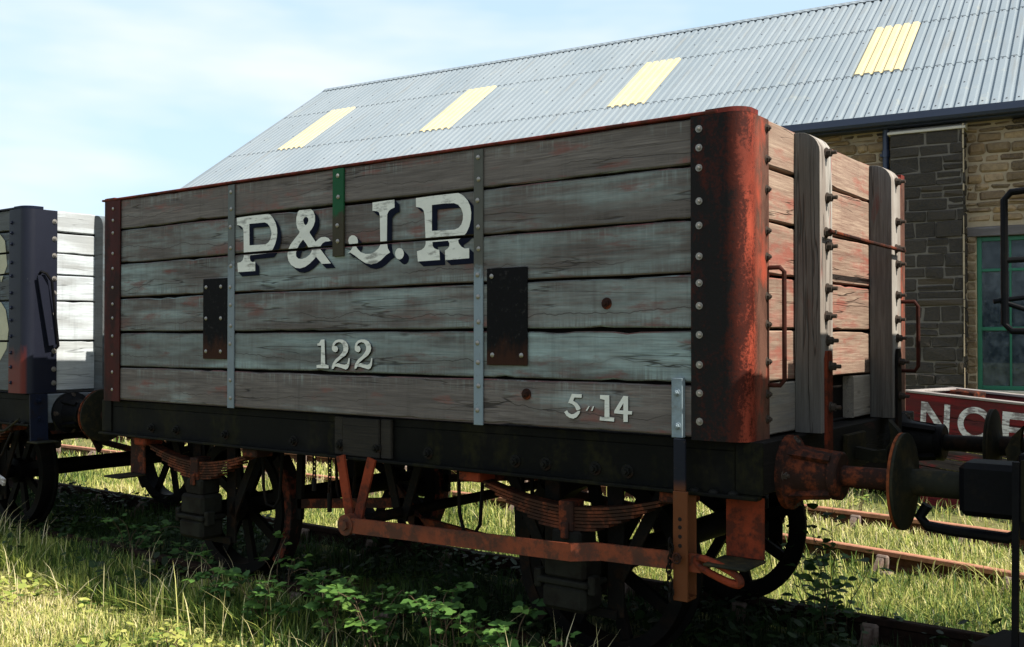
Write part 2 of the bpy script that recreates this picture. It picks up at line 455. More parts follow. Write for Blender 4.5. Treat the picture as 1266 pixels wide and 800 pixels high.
    def build(s, name, mats, parent=None, smooth=True, angle=32):
        return link(name, s.mesh(name, mats, smooth, angle), parent)

def link(name, data, parent=None, loc=None):
    o = bpy.data.objects.new(name, data); COL.objects.link(o)
    if parent is not None: o.parent = parent
    if loc is not None: o.location = loc
    return o
def tag(o, label=None, cat=None, group=None, kind=None):
    if label: o['label'] = label
    if cat: o['category'] = cat
    if group: o['group'] = group
    if kind: o['kind'] = kind
    return o
def empty(name, loc, label, cat, group=None, rz=0.0):
    o = link(name, None, None, loc); o.rotation_euler.z = rz; o.empty_display_size = .2
    return tag(o, label, cat, group)
def children_of(o): return [c for c in bpy.data.objects if c.parent == o]
def copy_tree(o, parent=None):
    c = o.copy(); COL.objects.link(c)
    if parent is not None: c.parent = parent
    for ch in children_of(o): copy_tree(ch, c)
    return c
def bevel(o, w=.004, seg=2):
    m = o.modifiers.new('bevel', 'BEVEL'); m.width = w; m.segments = seg; m.limit_method = 'ANGLE'; m.angle_limit = R(40)
    return o

# ------------------------------------------------------------------ ground
GZ = -0.12
def ground_mat():
    N = NT('ground_soil', .95, .1)
    a = N.noise(.5, None, 5, .6); b = N.noise(7, None, 5, .65)
    c = N.mix(N.ramp(a, [(.38, 0.0), (.62, 1.0)]), (.10, .115, .035), (.17, .155, .06))
    c = N.mix(N.ramp(b, [(.45, 0.0), (.7, .8)]), c, (.07, .055, .03))
    N.color(c); N.bump(b, .8, .03)
    return N.m
def hgt(x, y):
    """height of the turf: flat at the tracks, a little rough elsewhere"""
    return GZ + .025 * math.sin(x * 1.3 + .6) * math.sin(y * 1.1 + 1.2) + .012 * math.sin(x * 4.1) * math.cos(y * 3.7)
gm = MB()
xs = [-400, -150, -60, -30] + list(np.arange(-20, 16.01, .4)) + [25, 60, 150, 400]
ys = [-400, -150, -50, -20] + list(np.arange(-10, 18.01, .4)) + [30, 60, 150, 400]
vs = [(x, y, hgt(x, y) if (-20 <= x <= 16 and -10 <= y <= 18) else GZ) for y in ys for x in xs]
nx = len(xs)
gm.add(vs, [(j * nx + i, j * nx + i + 1, (j + 1) * nx + i + 1, (j + 1) * nx + i) for j in range(len(ys) - 1) for i in range(nx - 1)])
tag(gm.build('ground', ground_mat(), None, True, 80), kind='structure')

# ------------------------------------------------------------------ railway tracks
RAIL = [(-.035, 0), (.035, 0), (.035, .022), (.011, .036), (.011, .092), (.033, .106), (.033, .138), (.026, .145), (-.026, .145), (-.033, .138), (-.033, .106), (-.011, .092), (-.011, .036), (-.035, .022)]
def sweep_rail(mb, pts, top):
    n = len(RAIL); vs = []; fs = []; mi = []
    for i, p in enumerate(pts):
        a, b = pts[max(i - 1, 0)], pts[min(i + 1, len(pts) - 1)]
        d = Vector((b[0] - a[0], b[1] - a[1], 0)).normalized(); nn = Vector((-d.y, d.x, 0))
        for u, h in RAIL: vs.append((p[0] + nn.x * u, p[1] + nn.y * u, top - .145 + h))
    o = len(mb.v); mb.v += vs
    for i in range(len(pts) - 1):
        for k in range(n):
            mb.f.append(tuple(o + q for q in (i * n + k, i * n + (k + 1) % n, (i + 1) * n + (k + 1) % n, (i + 1) * n + k)))
            mb.mi.append(1 if 5 <= k <= 9 else 0)
def chair_mesh():
    mb = MB()
    mb.cbox(-.10, .10, -.19, .19, -.19, -.145, .012)
    for s in (-1, 1):
        y0, y1 = sorted((s * .040, s * .085))
        mb.cbox(-.05, .05, y0, y1, -.15, -.03, .012)
        mb.bar((0, s * .085, -.06), (0, s * .175, -.15), .045, .05, 0, (1, 0, 0))
        mb.cyl((.0, s * .145, -.15), (0, s * .145, -.115), .022, .018, 8)
    mb.cbox(-.03, .03, .036, .052, -.125, -.045, .006)
    return mb.mesh('chair', M['chair_iron'])
CHAIR = chair_mesh()
sl = MB(); sl.cbox(-.125, .125, -1.29, 1.29, -.31, -.19, .012); SLEEPER = sl.mesh('sleeper', M['sleeper'])
def track(name, label, centre, top, x0, x1, spacing, off, mats, cat='railway track'):
    root = empty(name, (0, centre(0)[0], top - .145), label, cat, 'railway tracks')
    base = root.location.copy()
    for s in (-1, 1):
        pts = []
        x = x0
        while x <= x1 + 1e-6:
            cy, a = centre(x); pts.append((x - math.sin(a) * s * .752, cy + math.cos(a) * s * .752)); x += .5
        mb = MB(); sweep_rail(mb, pts, top)
        mb.build('rail', [M[q] for q in mats], root).location = -base
    x = x0 + off
    while x < x1:
        cy, a = centre(x)
        o = link('sleeper', SLEEPER, root, Vector((x, cy, top)) - base); o.rotation_euler.z = a
        for s in (-1, 1):
            c = link('chair', CHAIR, root, Vector((x - math.sin(a) * s * .752, cy + math.cos(a) * s * .752, top)) - base); c.rotation_euler.z = a
        x += spacing
    return root
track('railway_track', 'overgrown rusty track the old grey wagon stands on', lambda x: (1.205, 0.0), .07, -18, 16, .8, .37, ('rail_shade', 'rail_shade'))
def far_centre(x):
    # straight past the wagon, then curving in towards the right
    y = 5.10
    t = max(0.0, x + 1.2)
    y -= .030 * t ** 2 if t < 4 else .48 + .24 * (t - 4)
    s = -.060 * t if t < 4 else -.24
    return y, math.atan(s)
track('railway_track', 'sunlit empty track with rust-coloured rail tops between the wagon and the red timber body', far_centre, .03, -18, 14, .98, .37, ('rail_rust', 'rail_head'))

# ------------------------------------------------------------------ wagons
def zmix_mat(name, top, low, z, rnd=.25):
    """one strap, painted differently above and below height z"""
    N = NT(name, .6, .12)
    s = N.xyz(); n1 = N.noise(9, None, 6, .65); n2 = N.noise(45, None, 4, .7)
    k = N.math('ADD', N.math('SUBTRACT', s[2], z), N.math('MULTIPLY', N.math('SUBTRACT', n1, .5), rnd))
    t = N.mix(n1, tuple(x * .7 for x in top), top); l_ = N.mix(n1, tuple(x * .75 for x in low), low)
    c = N.mix(N.ramp(k, [(.0, 0.0), (.05, 1.0)]), l_, t)
    c = N.mix(N.ramp(n2, [(.62, 0.0), (.72, .6)]), c, (.07, .045, .03))
    N.color(c); N.bump(n2, .25, .002)
    return N.m
M['strap'] = zmix_mat('strap', (.085, .085, .074), (.19, .235, .265), 2.02)
M['strap_plain'] = zmix_mat('strap_plain', (.105, .115, .112), (.165, .195, .215), 2.1, .5)
M['green_strap'] = zmix_mat('green_strap', (.009, .07, .027), (.040, .034, .020), 2.36)
M['guard_strap'] = zmix_mat('guard_strap', (.008, .010, .017), (.105, .034, .012), 1.02, .03)

M['block_rust'] = iron('block_rust', (.012, .009, .008), (.13, .028, .014), .38, .7, scale=5, spot=.3)
def bolt_mesh(kind):
    mb = MB()
    if kind == 'cup':
        mb.revolve([(0, .019), (.004, .019), (.009, .015), (.0125, .008), (.0135, .0005)], (0, 0, 0), (0, 0, 1), 10)
    elif kind == 'nut':
        mb.cyl((0, 0, 0), (0, 0, .004), .026, .025, 14)
        mb.cyl((0, 0, .004), (0, 0, .017), .0175, .0165, 6)
        mb.cyl((0, 0, .017), (0, 0, .026), .0095, .008, 8)
    else:  # long stud through a post
        mb.cyl((0, 0, 0), (0, 0, .006), .026, .026, 12)
        mb.cyl((0, 0, .006), (0, 0, .026), .019, .019, 6)
        mb.cyl((0, 0, .026), (0, 0, .050), .0095, .0095, 8)
    return mb
BOLTS = {}
def bolt(parent, p, d, kind='nut', mat='bolt_steel', sc=1.0):
    key = (kind, mat)
    if key not in BOLTS: BOLTS[key] = bolt_mesh(kind).mesh('bolt', M[mat])
    o = link('bolt', BOLTS[key], parent, p)
    o.rotation_euler = Vector(d).to_track_quat('Z', 'Y').to_euler()
    o.scale = (sc,) * 3
    return o

ZL = [2.654, 2.446, 2.207, 1.965, 1.725, 1.484, 1.250]
NEAR_B = [2.595, 2.513, 2.425, 2.28, 2.174, 2.04, 1.924, 1.825, 1.699, 1.569, 1.446, 1.323]
END_B = [2.61, 2.473, 2.34, 2.157, 2.042, 1.867, 1.745, 1.581, 1.438, 1.328]
AX = (-1.43, 1.50)
WZ = .54

def corner_plate_mesh(sx, sy, z0, z1, th=.008, inn=.004, reach=.245, mat=None, xin=2.2):
    """bent plate round a vertical corner; sx, sy pick the corner (mirrored about x=0, y=1.205)"""
    r = .084; path = [(xin, -.012)]
    for i in range(9):
        a = -PI / 2 + i * PI / 16
        path.append((2.368 + r * math.cos(a), .072 + r * math.sin(a)))
    path.append((2.452, reach))
    off = []
    for i, p in enumerate(path):
        a, b = path[max(i - 1, 0)], path[min(i + 1, len(path) - 1)]
        d = Vector((b[0] - a[0], b[1] - a[1])).normalized(); off.append((p[0] - d.y * th, p[1] + d.x * th))
    mb = MB(); n = len(path)
    def w(p, z): return (p[0] * sx, p[1] if sy > 0 else 2.41 - p[1], z)
    vs = []
    for p, q in zip(path, off): vs += [w(p, z0), w(p, z1), w(q, z0), w(q, z1)]
    fs = []
    for i in range(n - 1):
        a, b = i * 4, i * 4 + 4
        fs += [(a, b, b + 1, a + 1), (a + 2, a + 3, b + 3, b + 2), (a + 1, b + 1, b + 3, a + 3), (a, a + 2, b + 2, b)]
    fs += [(0, 1, 3, 2), ((n - 1) * 4, (n - 1) * 4 + 2, (n - 1) * 4 + 3, (n - 1) * 4 + 1)]
    mb.add(vs, fs)
    return mb

def board(mb, axis, f0, f1, s0, s1, z0, z1, c=.006):
    """one sawn board with slightly wavy, chipped edges; axis 0 runs along x, 1 along y"""
    n = max(2, int((s1 - s0) / .07)); ph = [random.uniform(0, 6.3) for _ in range(4)]
    rings = []; vs = []
    chip = {random.randrange(n): random.uniform(.003, .008) for _ in range(max(1, n // 14))}
    chip2 = {random.randrange(n): random.uniform(.003, .008) for _ in range(max(1, n // 14))}
    for i in range(n + 1):
        s_ = s0 + (s1 - s0) * i / n
        a = .0022 * math.sin(s_ * 2.1 + ph[0]) + .0014 * math.sin(s_ * 9 + ph[1]) + random.uniform(-.0008, .0008)
        b = .0022 * math.sin(s_ * 1.8 + ph[2]) + .0014 * math.sin(s_ * 8 + ph[3]) + random.uniform(-.0008, .0008)
        o = .0016 * math.sin(s_ * 2.7 + ph[1])
        zt = z1 + a - chip.get(i, 0); zb = z0 + b + chip2.get(i, 0)
        for f, z in ((f0 + c + o, zb), (f1 - c, zb), (f1, zb + c), (f1, zt - c), (f1 - c, zt), (f0 + c + o, zt), (f0 + o, zt - c), (f0 + o, zb + c)):
            vs.append((s_, f, z) if axis == 0 else (f, s_, z))
    fs = [tuple(range(8))[::-1], tuple(n * 8 + k for k in range(8))]
    for i in range(n):
        for k in range(8): fs.append((i * 8 + k, i * 8 + (k + 1) % 8, i * 8 + 8 + (k + 1) % 8, i * 8 + 8 + k))
    mb.add(vs, fs)
def boards(axis, face0, face1, a0, a1, zs, gap=.0062):
    mb = MB()
    for i in range(len(zs) - 1):
        g0, g1 = gap * random.uniform(.75, 1.35), gap * random.uniform(.75, 1.35)
        z0, z1 = zs[i + 1] + g0, zs[i] - (g1 if i else .002)
        j = random.uniform(-.003, .003)
        board(mb, axis, face0 + j, face1 + j, a0, a1, z0, z1)
    return mb

def wheel_pair(root, xa, mats, part):
    ax = MB(); ax.revolve([(0, .0), (0, .055), (.25, .055), (.3, .075), (1.05, .068), (1.8, .075), (1.85, .055), (2.11, .055), (2.11, 0)], (xa, .15, WZ), (0, 1, 0), 16)
    part(ax, 'axle', M['wheel_iron'])
    for side in (0, 1):
        y0, d = ((.40, 1) if side == 0 else (2.01, -1))
        mb = MB()
        mb.revolve([(0, .395), (0, .462), (.03, .468), (.095, .470), (.102, .496), (.122, .496), (.127, .485), (.127, .395), (0, .395)], (xa, y0, WZ), (0, d, 0), 56)
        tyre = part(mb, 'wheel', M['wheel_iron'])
        sp = MB()
        for k in range(8):
            a = k * PI / 4 + .25
            u = Vector((math.cos(a), 0, math.sin(a))); c = Vector((xa, y0 + d * .06, WZ))
            sp.bar(c + u * .08, c + u * .40, .062, .032)
        o = sp.build('spokes', M['wheel_iron'], tyre)
        hb = MB(); hb.revolve([(-.02, 0), (-.02, .07), (0, .105), (.13, .105), (.15, .08)], (xa, y0, WZ), (0, d, 0), 20)
        hb.build('hub', M['wheel_iron'], tyre)

def leaf_spring(xc, flip, part, shoes):
    mb = MB()
    def Y(y): return 2.41 - y if flip else y
    for i in range(7):
        hl = .575 - .068 * i
        n = 14; top = []
        for k in range(n + 1):
            x = -hl + 2 * hl * k / n
            top.append((xc + x, .872 - i * .0165 + .098 * (abs(x) / .575) ** 1.8))
        vs = []; 
        ya, yb = sorted((Y(.062), Y(.142)))
        for x, z in top: vs += [(x, ya, z), (x, yb, z), (x, yb, z - .0125), (x, ya, z - .0125)]
        fs = []
        for k in range(n):
            a, b = k * 4, k * 4 + 4
            fs += [(a, b, b + 1, a + 1), (a + 2, a + 3, b + 3, b + 2), (a + 3, a, b, b + 3), (a + 1, a + 2, b + 2, b + 1)]
        fs += [(0, 1, 2, 3), (n * 4, n * 4 + 3, n * 4 + 2, n * 4 + 1)]
        mb.add(vs, fs)
    sp = part(mb, 'leaf_spring', M['spring_iron'])
    b = MB(); ya, yb = sorted((Y(.048), Y(.156))); b.cbox(xc - .042, xc + .042, ya, yb, .755, .90, .006)
    ya2, yb2 = sorted((Y(.035), Y(.05)))
    b.cbox(xc - .022, xc + .022, ya2, yb2, .72, .80, .005)
    b.build('buckle', M['rust_brown'], sp)
    for s, m in zip((-1, 1), shoes):
        q = MB(); ya, yb = sorted((Y(.03), Y(.17)))
        q.cbox(xc + s * .585 - .07, xc + s * .585 + .07, ya, yb, .945, 1.0, .008)
        part(q, 'spring_shoe', M[m])

def axle_box(xc, flip, part):
    def Y(a, b): return tuple(sorted((2.41 - a, 2.41 - b))) if flip else (a, b)
    mb = MB()
    y0, y1 = Y(.05, .2)
    mb.cbox(xc - .085, xc + .085, y0, y1, .655, .76, .012)
    y0, y1 = Y(.03, .2)
    mb.cbox(xc - .12, xc + .12, y0, y1, .525, .66, .018)
    y0, y1 = Y(.012, .2)
    mb.cbox(xc - .145, xc + .145, y0, y1, .50, .527, .006)
    y0, y1 = Y(.02, .2)
    mb.cbox(xc - .125, xc + .125, y0, y1, .375, .503, .022)
    for s in (-1, 1):
        y0, y1 = Y(.03, .09)
        mb.cbox(xc + s * .155 - .02, xc + s * .155 + .02, y0, y1, .47, .56, .006)
    o = part(mb, 'axle_box', M['axle_iron'])
    w = MB(); y0, y1 = Y(.205, .22)
    for s in (-1, 1):
        w.cbox(xc + s * .185 - .045, xc + s * .185 + .045, y0, y1, .34, 1.0, .003)
        w.bar((xc + s * .2, (y0 + y1) / 2, .52), (xc + s * .46, (y0 + y1) / 2, 1.0), .06, y1 - y0)
    w.cbox(xc - .20, xc + .20, y0 - .016, y1 - .017, .33, .375, .003)
    part(w, 'axle_guard', M['under_iron'])

def buffer(sx, yb, part, mats, style='round', zc=1.09):
    """mats: base, housing, rod, disc; the parts of a buffer hang under its housing"""
    x = lambda v: v * sx
    b = MB()
    if style == 'round':
        b.revolve([(0, 0), (0, .165), (.028, .165), (.034, .15), (.06, .118), (.20, .092), (.205, .105), (.238, .105), (.245, .096), (.245, .04)], (x(2.5), yb, zc), (sx, 0, 0), 24)
        for k in range(4):
            a = k * PI / 2 + PI / 4
            u = Vector((0, math.cos(a), math.sin(a))); c = Vector((0, yb, zc))
            b.bar(Vector((x(2.53), yb, zc)) + u * .12, Vector((x(2.71), yb, zc)) + u * .095, .05, .03, 0, (0, -u.z, u.y))
    else:
        b.cbox(min(x(2.5), x(2.53)), max(x(2.5), x(2.53)), yb - .17, yb + .17, zc - .16, zc + .16, .006)
        b.cbox(min(x(2.5), x(2.76)), max(x(2.5), x(2.76)), yb - .10, yb + .10, zc - .105, zc + .105, .022)
    h = part(b, 'buffer', M[mats[1]])
    if style == 'round':
        for k in range(4):
            a = k * PI / 2
            bolt(h, (x(2.53), yb + .135 * math.cos(a), zc + .135 * math.sin(a)), (sx, 0, 0), 'nut', 'bolt_dark')
    r = MB(); r.cyl((x(2.70), yb, zc), (x(2.965), yb, zc), .046 if style == 'round' else .055, None, 18)
    r.build('buffer_rod', M[mats[2]], h)
    d = MB(); d.revolve([(2.95, .05), (2.965, .07), (2.975, .11), (2.980, .19), (2.983, .201), (2.994, .201), (3.0, .15), (3.003, .0)], (0, yb, zc), (sx, 0, 0), 40)
    d.build('buffer_disc', M[mats[3]], h)

def wagon(name, label, x0, dz, o):
    root = empty(name, (x0, 1.205, .07 + dz), label, 'wagon', 'wooden goods wagons standing in a line')
    shift = Vector((0, -1.205, -.07))
    def part(mb, nm, mat, smooth=True, lab=None):
        ob = mb.build(nm, mat, root, smooth); ob.location = shift
        if lab: ob['label'] = lab
        return ob
    zl = o.get('zl', ZL)
    m = o['mats']
    # body -------------------------------------------------------------
    part(boards(0, .001, .06, -2.365, 2.365, zl), 'side_boards', M[m['side']])
    part(boards(0, 2.35, 2.41, -2.365, 2.365, zl), 'side_boards', M[m['side']])
    for sx in (-1, 1):
        xa, xb = sorted((sx * 2.38, sx * 2.44))
        part(boards(1, xa, xb, .035, 2.375, zl[:-1]), 'end_boards', M[m['end']])
        cut = (0, .75, 1.42) if (sx > 0 and o.get('hole')) else None
        for ya, yb in ([(.035, .75), (1.42, 2.375)] if cut else [(.035, 2.375)]):
            part(boards(1, xa, xb, ya, yb, zl[-2:]), 'end_board', M[m['end_low']])
    inn = MB()
    inn.box(-2.375, 2.375, .064, .085, 1.26, zl[0] - .03); inn.box(-2.375, 2.375, 2.325, 2.346, 1.26, zl[0] - .03)
    inn.box(2.353, 2.376, .09, 2.32, 1.26, zl[0] - .03); inn.box(-2.376, -2.353, .09, 2.32, 1.26, zl[0] - .03)
    part(inn, 'lining', M['inside_dark'])  # near-black backing paints the interior shade behind joints and the missing board
    fl = MB(); fl.box(-2.37, 2.37, .07, 2.34, 1.19, 1.245); part(fl, 'floor', M['inside_dark'])
    for y in (-.014, 2.352):
        t = MB(); t.cbox(-2.43, 2.33, y, y + .072, zl[0] + .001, zl[0] + .015, .003); part(t, 'top_rail', M[m['rail']])
    for sx in (-1, 1):
        for sy in (1, -1):
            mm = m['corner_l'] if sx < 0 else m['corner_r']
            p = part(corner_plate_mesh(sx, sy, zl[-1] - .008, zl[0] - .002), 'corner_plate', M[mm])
            c = corner_plate_mesh(sx, sy, zl[0] - .001, zl[0] + .02, .045, .004, .13, None, 2.27)
            c.build('corner_cap', M[m['rail']], p)
            if sy > 0:
                kd = 'nut' if sx > 0 else 'cup'
                for z in NEAR_B: bolt(p, (sx * 2.24 if sx > 0 else -2.285, -.012, z + zl[-1] - 1.25 if z < 1.5 else z), (0, -1, 0), kd, o.get('bolt', 'bolt_steel'), .64 if sx > 0 else .62)
                if sx > 0:
                    for z in END_B: bolt(p, (2.452, .222, z), (1, 0, 0), 'nut', o.get('bolt_end', 'bolt_dark'), .8)
    # end posts
    for sx in (-1, 1):
        for yp in (.57, 1.69):
            top = zl[0] - .008
            poly = [(2.443, 1.245), (2.565, 1.245), (2.565, top - .10)]
            for k in range(1, 7):
                a = k * PI / 12; poly.append((2.465 + .10 * math.cos(a), top - .10 + .10 * math.sin(a)))
            poly.append((2.443, top))
            b = MB(); b.prism(poly, lambda u, v, d, sx=sx: (u * sx, d, v), yp, yp + .165)
            p = bevel(part(b, 'end_post', [M[m['post']], M[o.get('post_lit_face', m['post'])]]), .006, 2)
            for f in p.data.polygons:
                if f.normal.x * sx > .5: f.material_index = 1  # outward faces get the painted sunlit tone, sides stay in the shaded one
            if sx > 0 and o.get('post_bolts'):
                zs = (2.552, 2.342, 2.178, 2.113, 1.916, 1.787, 1.673) if yp < 1 else (2.555, 2.332, 2.182, 2.096, 1.923, 1.788, 1.684)
                for i, z in enumerate(zs): bolt(p, (2.565, yp + .085 + .01 * math.sin(i * 2.3), z), (1, 0, 0), 'stud', 'bolt_dark')
                s = MB(); s.prism([(yp + .045, 1.0), (yp + .12, 1.0), (yp + .12, 1.59), (yp + .105, 1.625), (yp + .06, 1.625), (yp + .045, 1.59)], lambda u, v, d: (d, u, v), 2.5655, 2.58)
                st = s.build('post_strap', M['rust_red' if yp < 1 else 'under_iron'], p)
                for z in (1.553, 1.363): bolt(st, (2.58, yp + .085, z), (1, 0, 0), 'stud', 'bolt_dark')
    # frame ------------------------------------------------------------
    for y0, y1, f0, f1 in ((.05, .17, -.006, .05), (2.24, 2.36, 2.36, 2.416)):
        s = MB(); s.cbox(-2.378, 2.378, y0, y1, 1.0, 1.2, .004); s.cbox(-2.378, 2.378, y0, y1 - .01, 1.2, 1.242, .002)
        s.cbox(-2.47, 2.498, f0, f1, 1.0, 1.016, .003)
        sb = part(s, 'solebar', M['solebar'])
        if y0 < 1:
            for x in (-1.9, -1.62, -1.1, -.45, .62, 1.2, 1.385, 1.67, 1.845): bolt(sb, (x, .05, 1.07), (0, -1, 0), 'nut', 'bolt_black', 1.3)
            for x in (2.2, 2.29, 2.38): bolt(sb, (x, .02, 1.016), (0, 0, 1), 'cup', 'bolt_black', 1.2)
    for sx in (-1, 1):
        xa, xb = sorted((sx * 2.381, sx * 2.5))
        h = MB(); h.cbox(xa, xb, .052, 2.358, 1.017, 1.242, .006); hd = part(h, 'headstock', M[m['headstock_r'] if sx > 0 else 'headstock_dark'])
        q = MB(); q.cbox(xa, xb + (.006 if sx > 0 else 0), .04, .051, 1.017, 1.242, .003); q.build('headstock_plate', M['solebar'], hd)
        mts = o['buf_r'] if sx > 0 else o['buf_l']
        for yb in (.34, 2.07): buffer(sx, yb, part, mts if yb < 1 else ('', 'black_iron', 'under_iron', 'disc_green'), o.get('style_l', 'round') if sx < 0 else 'round')
        # drawhook and coupling
        dk = MB(); dk.cbox(min(sx * 2.5, sx * 2.525), max(sx * 2.5, sx * 2.525), 1.05, 1.36, 1.02, 1.2, .006)
        hook = [(2.52, 1.07), (2.62, 1.055), (2.70, 1.06), (2.755, 1.10), (2.765, 1.16), (2.735, 1.225), (2.69, 1.275), (2.70, 1.21), (2.70, 1.16), (2.675, 1.125), (2.62, 1.115), (2.52, 1.13)]
        dk.prism(hook, lambda u, v, d, sx=sx: (u * sx, d, v), 1.175, 1.235)
        dr = part(dk, 'drawhook', M['disc_green'])
        for k in range(1):
            cz = 1.03 - .16 * k; pts = []
            for i in range(20):
                a = 2 * PI * i / 20; u, v = .038 * math.cos(a), .098 * math.sin(a)
                pts.append((sx * 2.70 + (u if k % 2 else 0), 1.205 + (0 if k % 2 else u), cz + v + .02))
            lk = MB(); lk.tube(pts, .014, 8, 0, True); lk.build('coupling_link', M['under_iron'], dr)
    cm = MB()
    for y in (.62, 1.75): cm.box(-2.37, 2.37, y, y + .07, 1.02, 1.185)
    for x in (-.8, 0, .8): cm.box(x - .05, x + .05, .175, 2.235, 1.02, 1.185)
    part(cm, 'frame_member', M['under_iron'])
    for i, xa in enumerate(AX):
        wheel_pair(root, xa, m, part)
        for flip in (False, True):
            leaf_spring(xa, flip, part, (('rust_red', 'rust_brown') if not flip else ('under_iron', 'under_iron')))
            axle_box(xa, flip, part)
        # brake block on the inner side of each wheel, and its hanger
        sgn = 1 if xa < 0 else -1
        for yb in (.41, 1.89):
            b = MB(); arc = []
            for k in range(9):
                a = R(-42 + 84 * k / 8) + (0 if sgn > 0 else PI); arc.append(a)
            inner = [(xa + .478 * math.cos(a), WZ + .478 * math.sin(a)) for a in arc]; outer = [(xa + .545 * math.cos(a), WZ + .545 * math.sin(a)) for a in reversed(arc)]
            b.prism(inner + outer, lambda u, v, d: (u, d, v), yb, yb + .10)
            part(b, 'brake_block', M['block_rust'] if xa < 0 else M['under_iron'])
            hgr = MB(); hgr.bar((xa + sgn * .585, yb + .05, 1.02), (xa + sgn * .565, yb + .05, .50), .055, .03); part(hgr, 'brake_hanger', M['under_iron'])
    for y in (.46, 1.94):
        pr = MB(); pr.bar((-.87, y, .60), (.08, y, .70), .06, .03); pr.bar((.16, y, .60), (.96, y, .53), .06, .03)
        pr.bar((-.02, y, .78), (.26, y, .50), .09, .03)
        part(pr, 'push_rod', M['rust_brown'])
        vh = MB(); vh.bar((.0, y - .1, 1.02), (.12, y - .1, .62), .055, .014); vh.bar((.30, y - .1, 1.02), (.15, y - .1, .62), .055, .014)
        part(vh, 'brake_hanger', M['under_iron'])
    cs = MB(); cs.cyl((.13, -.02, .66), (.13, 2.4, .66), .032, None, 14); part(cs, 'brake_shaft', M['under_iron'])
    return root, part

MAIN = dict(side='side_board', end='end_board', end_low='end_low_board', post='post_wood', rail='rail_red', corner_l='corner_maroon', corner_r='corner_red', headstock_r='headstock_dark')
main, part = wagon('goods_wagon', 'weathered grey plank wagon lettered P & J.R 122, the whole one in front', 0.0, 0.0,
    dict(mats=MAIN, hole=True, post_bolts=True, post_lit_face='post_lit_face', buf_r=('', 'rust_brown', 'rust_brown', 'disc_rust'), buf_l=('', 'rust_brown', 'rust_brown', 'rust_brown')))

# side ironwork -----------------------------------------------------------
def strap(x0, x1, z0, z1, mat, zs, name='side_strap', kind='cup', bm='bolt_steel', y=-.010):
    b = MB(); b.cbox(x0, x1, y, -.001, z0, z1, .002); s = part(b, name, M[mat])
    for i, z in enumerate(zs): bolt(s, ((x0 + x1) / 2 + .004 * math.sin(i * 2.1), y, z), (0, -1, 0), kind, bm, .68)
    return s
strap(-1.008, -.945, 1.247, 2.645, 'strap_plain', (2.6, 2.493, 2.381, 2.249, 2.137, 2.005, 1.893, 1.762, 1.65, 1.422, 1.311))
strap(.979, 1.038, 1.244, 2.645, 'strap', (2.604, 2.492, 2.385, 2.249, 2.138, 2.006, 1.895, 1.767, 1.66, 1.562, 1.443, 1.32))
strap(-.056, .034, 2.150, 2.650, 'green_strap', (2.608, 2.487, 2.325, 2.235), 'green_strap', y=-.014)
s = strap(2.113, 2.166, 1.249, 1.51, 'strap_blue', (1.446, 1.30), 'guard_bracket', 'nut', 'strap_blue', y=-.03)
def iron_plate(x0, x1, z0, z1, bolts):
    b = MB(); b.cbox(x0, x1, -.009, -.001, z0, z1, .002); s = part(b, 'iron_plate', M['plate_patch'])
    for x, z in bolts: bolt(s, (x, -.009, z), (0, -1, 0), 'cup', 'bolt_steel', .66)
def patch_mat():
    N = NT('plate_patch', .7, .04)
    s = N.xyz(); n1 = N.noise((6, 6, 2.5), None, 6, .7); n2 = N.noise(35, None, 5, .7)
    c = N.mix(N.ramp(n2, [(.58, 0.0), (.78, .8)]), (.006, .006, .0065), (.045, .042, .04))
    k = N.math('ADD', N.math('SUBTRACT', 1.70, s[2]), N.math('MULTIPLY', N.math('SUBTRACT', n1, .5), .55))
    c = N.mix(N.ramp(k, [(.0, 0.0), (.10, .9)]), c, (.032, .014, .009))
    N.color(c); N.bump(n2, .4, .003)
    return N.m
M['plate_patch'] = patch_mat()
iron_plate(-1.258, -1.011, 1.552, 2.063, [(x, z) for x in (-1.225, -1.075) for z in (2.01, 1.81, 1.60)])
iron_plate(1.063, 1.315, 1.550, 2.035, [(1.10, 1.60), (1.28, 1.60), (1.095, 1.995)])
for px, pz in ((1.765, 1.845), (1.305, 1.41)):
    bolt(bpy.data.objects['side_boards'], (px, 0, pz), (0, -1, 0), 'nut', 'rust_brown', 1.1)
bk = MB(); bk.cbox(.0, .29, .012, .049, 1.018, 1.236, .006)
bk.cbox(-.075, -.002, .022, .049, 1.018, 1.238, .006); bk.cbox(.292, .37, .022, .049, 1.018, 1.238, .006)
b_ = part(bk, 'packing_block', M['block_wood'])
for x in (-.02, .27): bolt(b_, (x, .02, 1.075), (0, -1, 0), 'nut', 'bolt_black', 1.3)

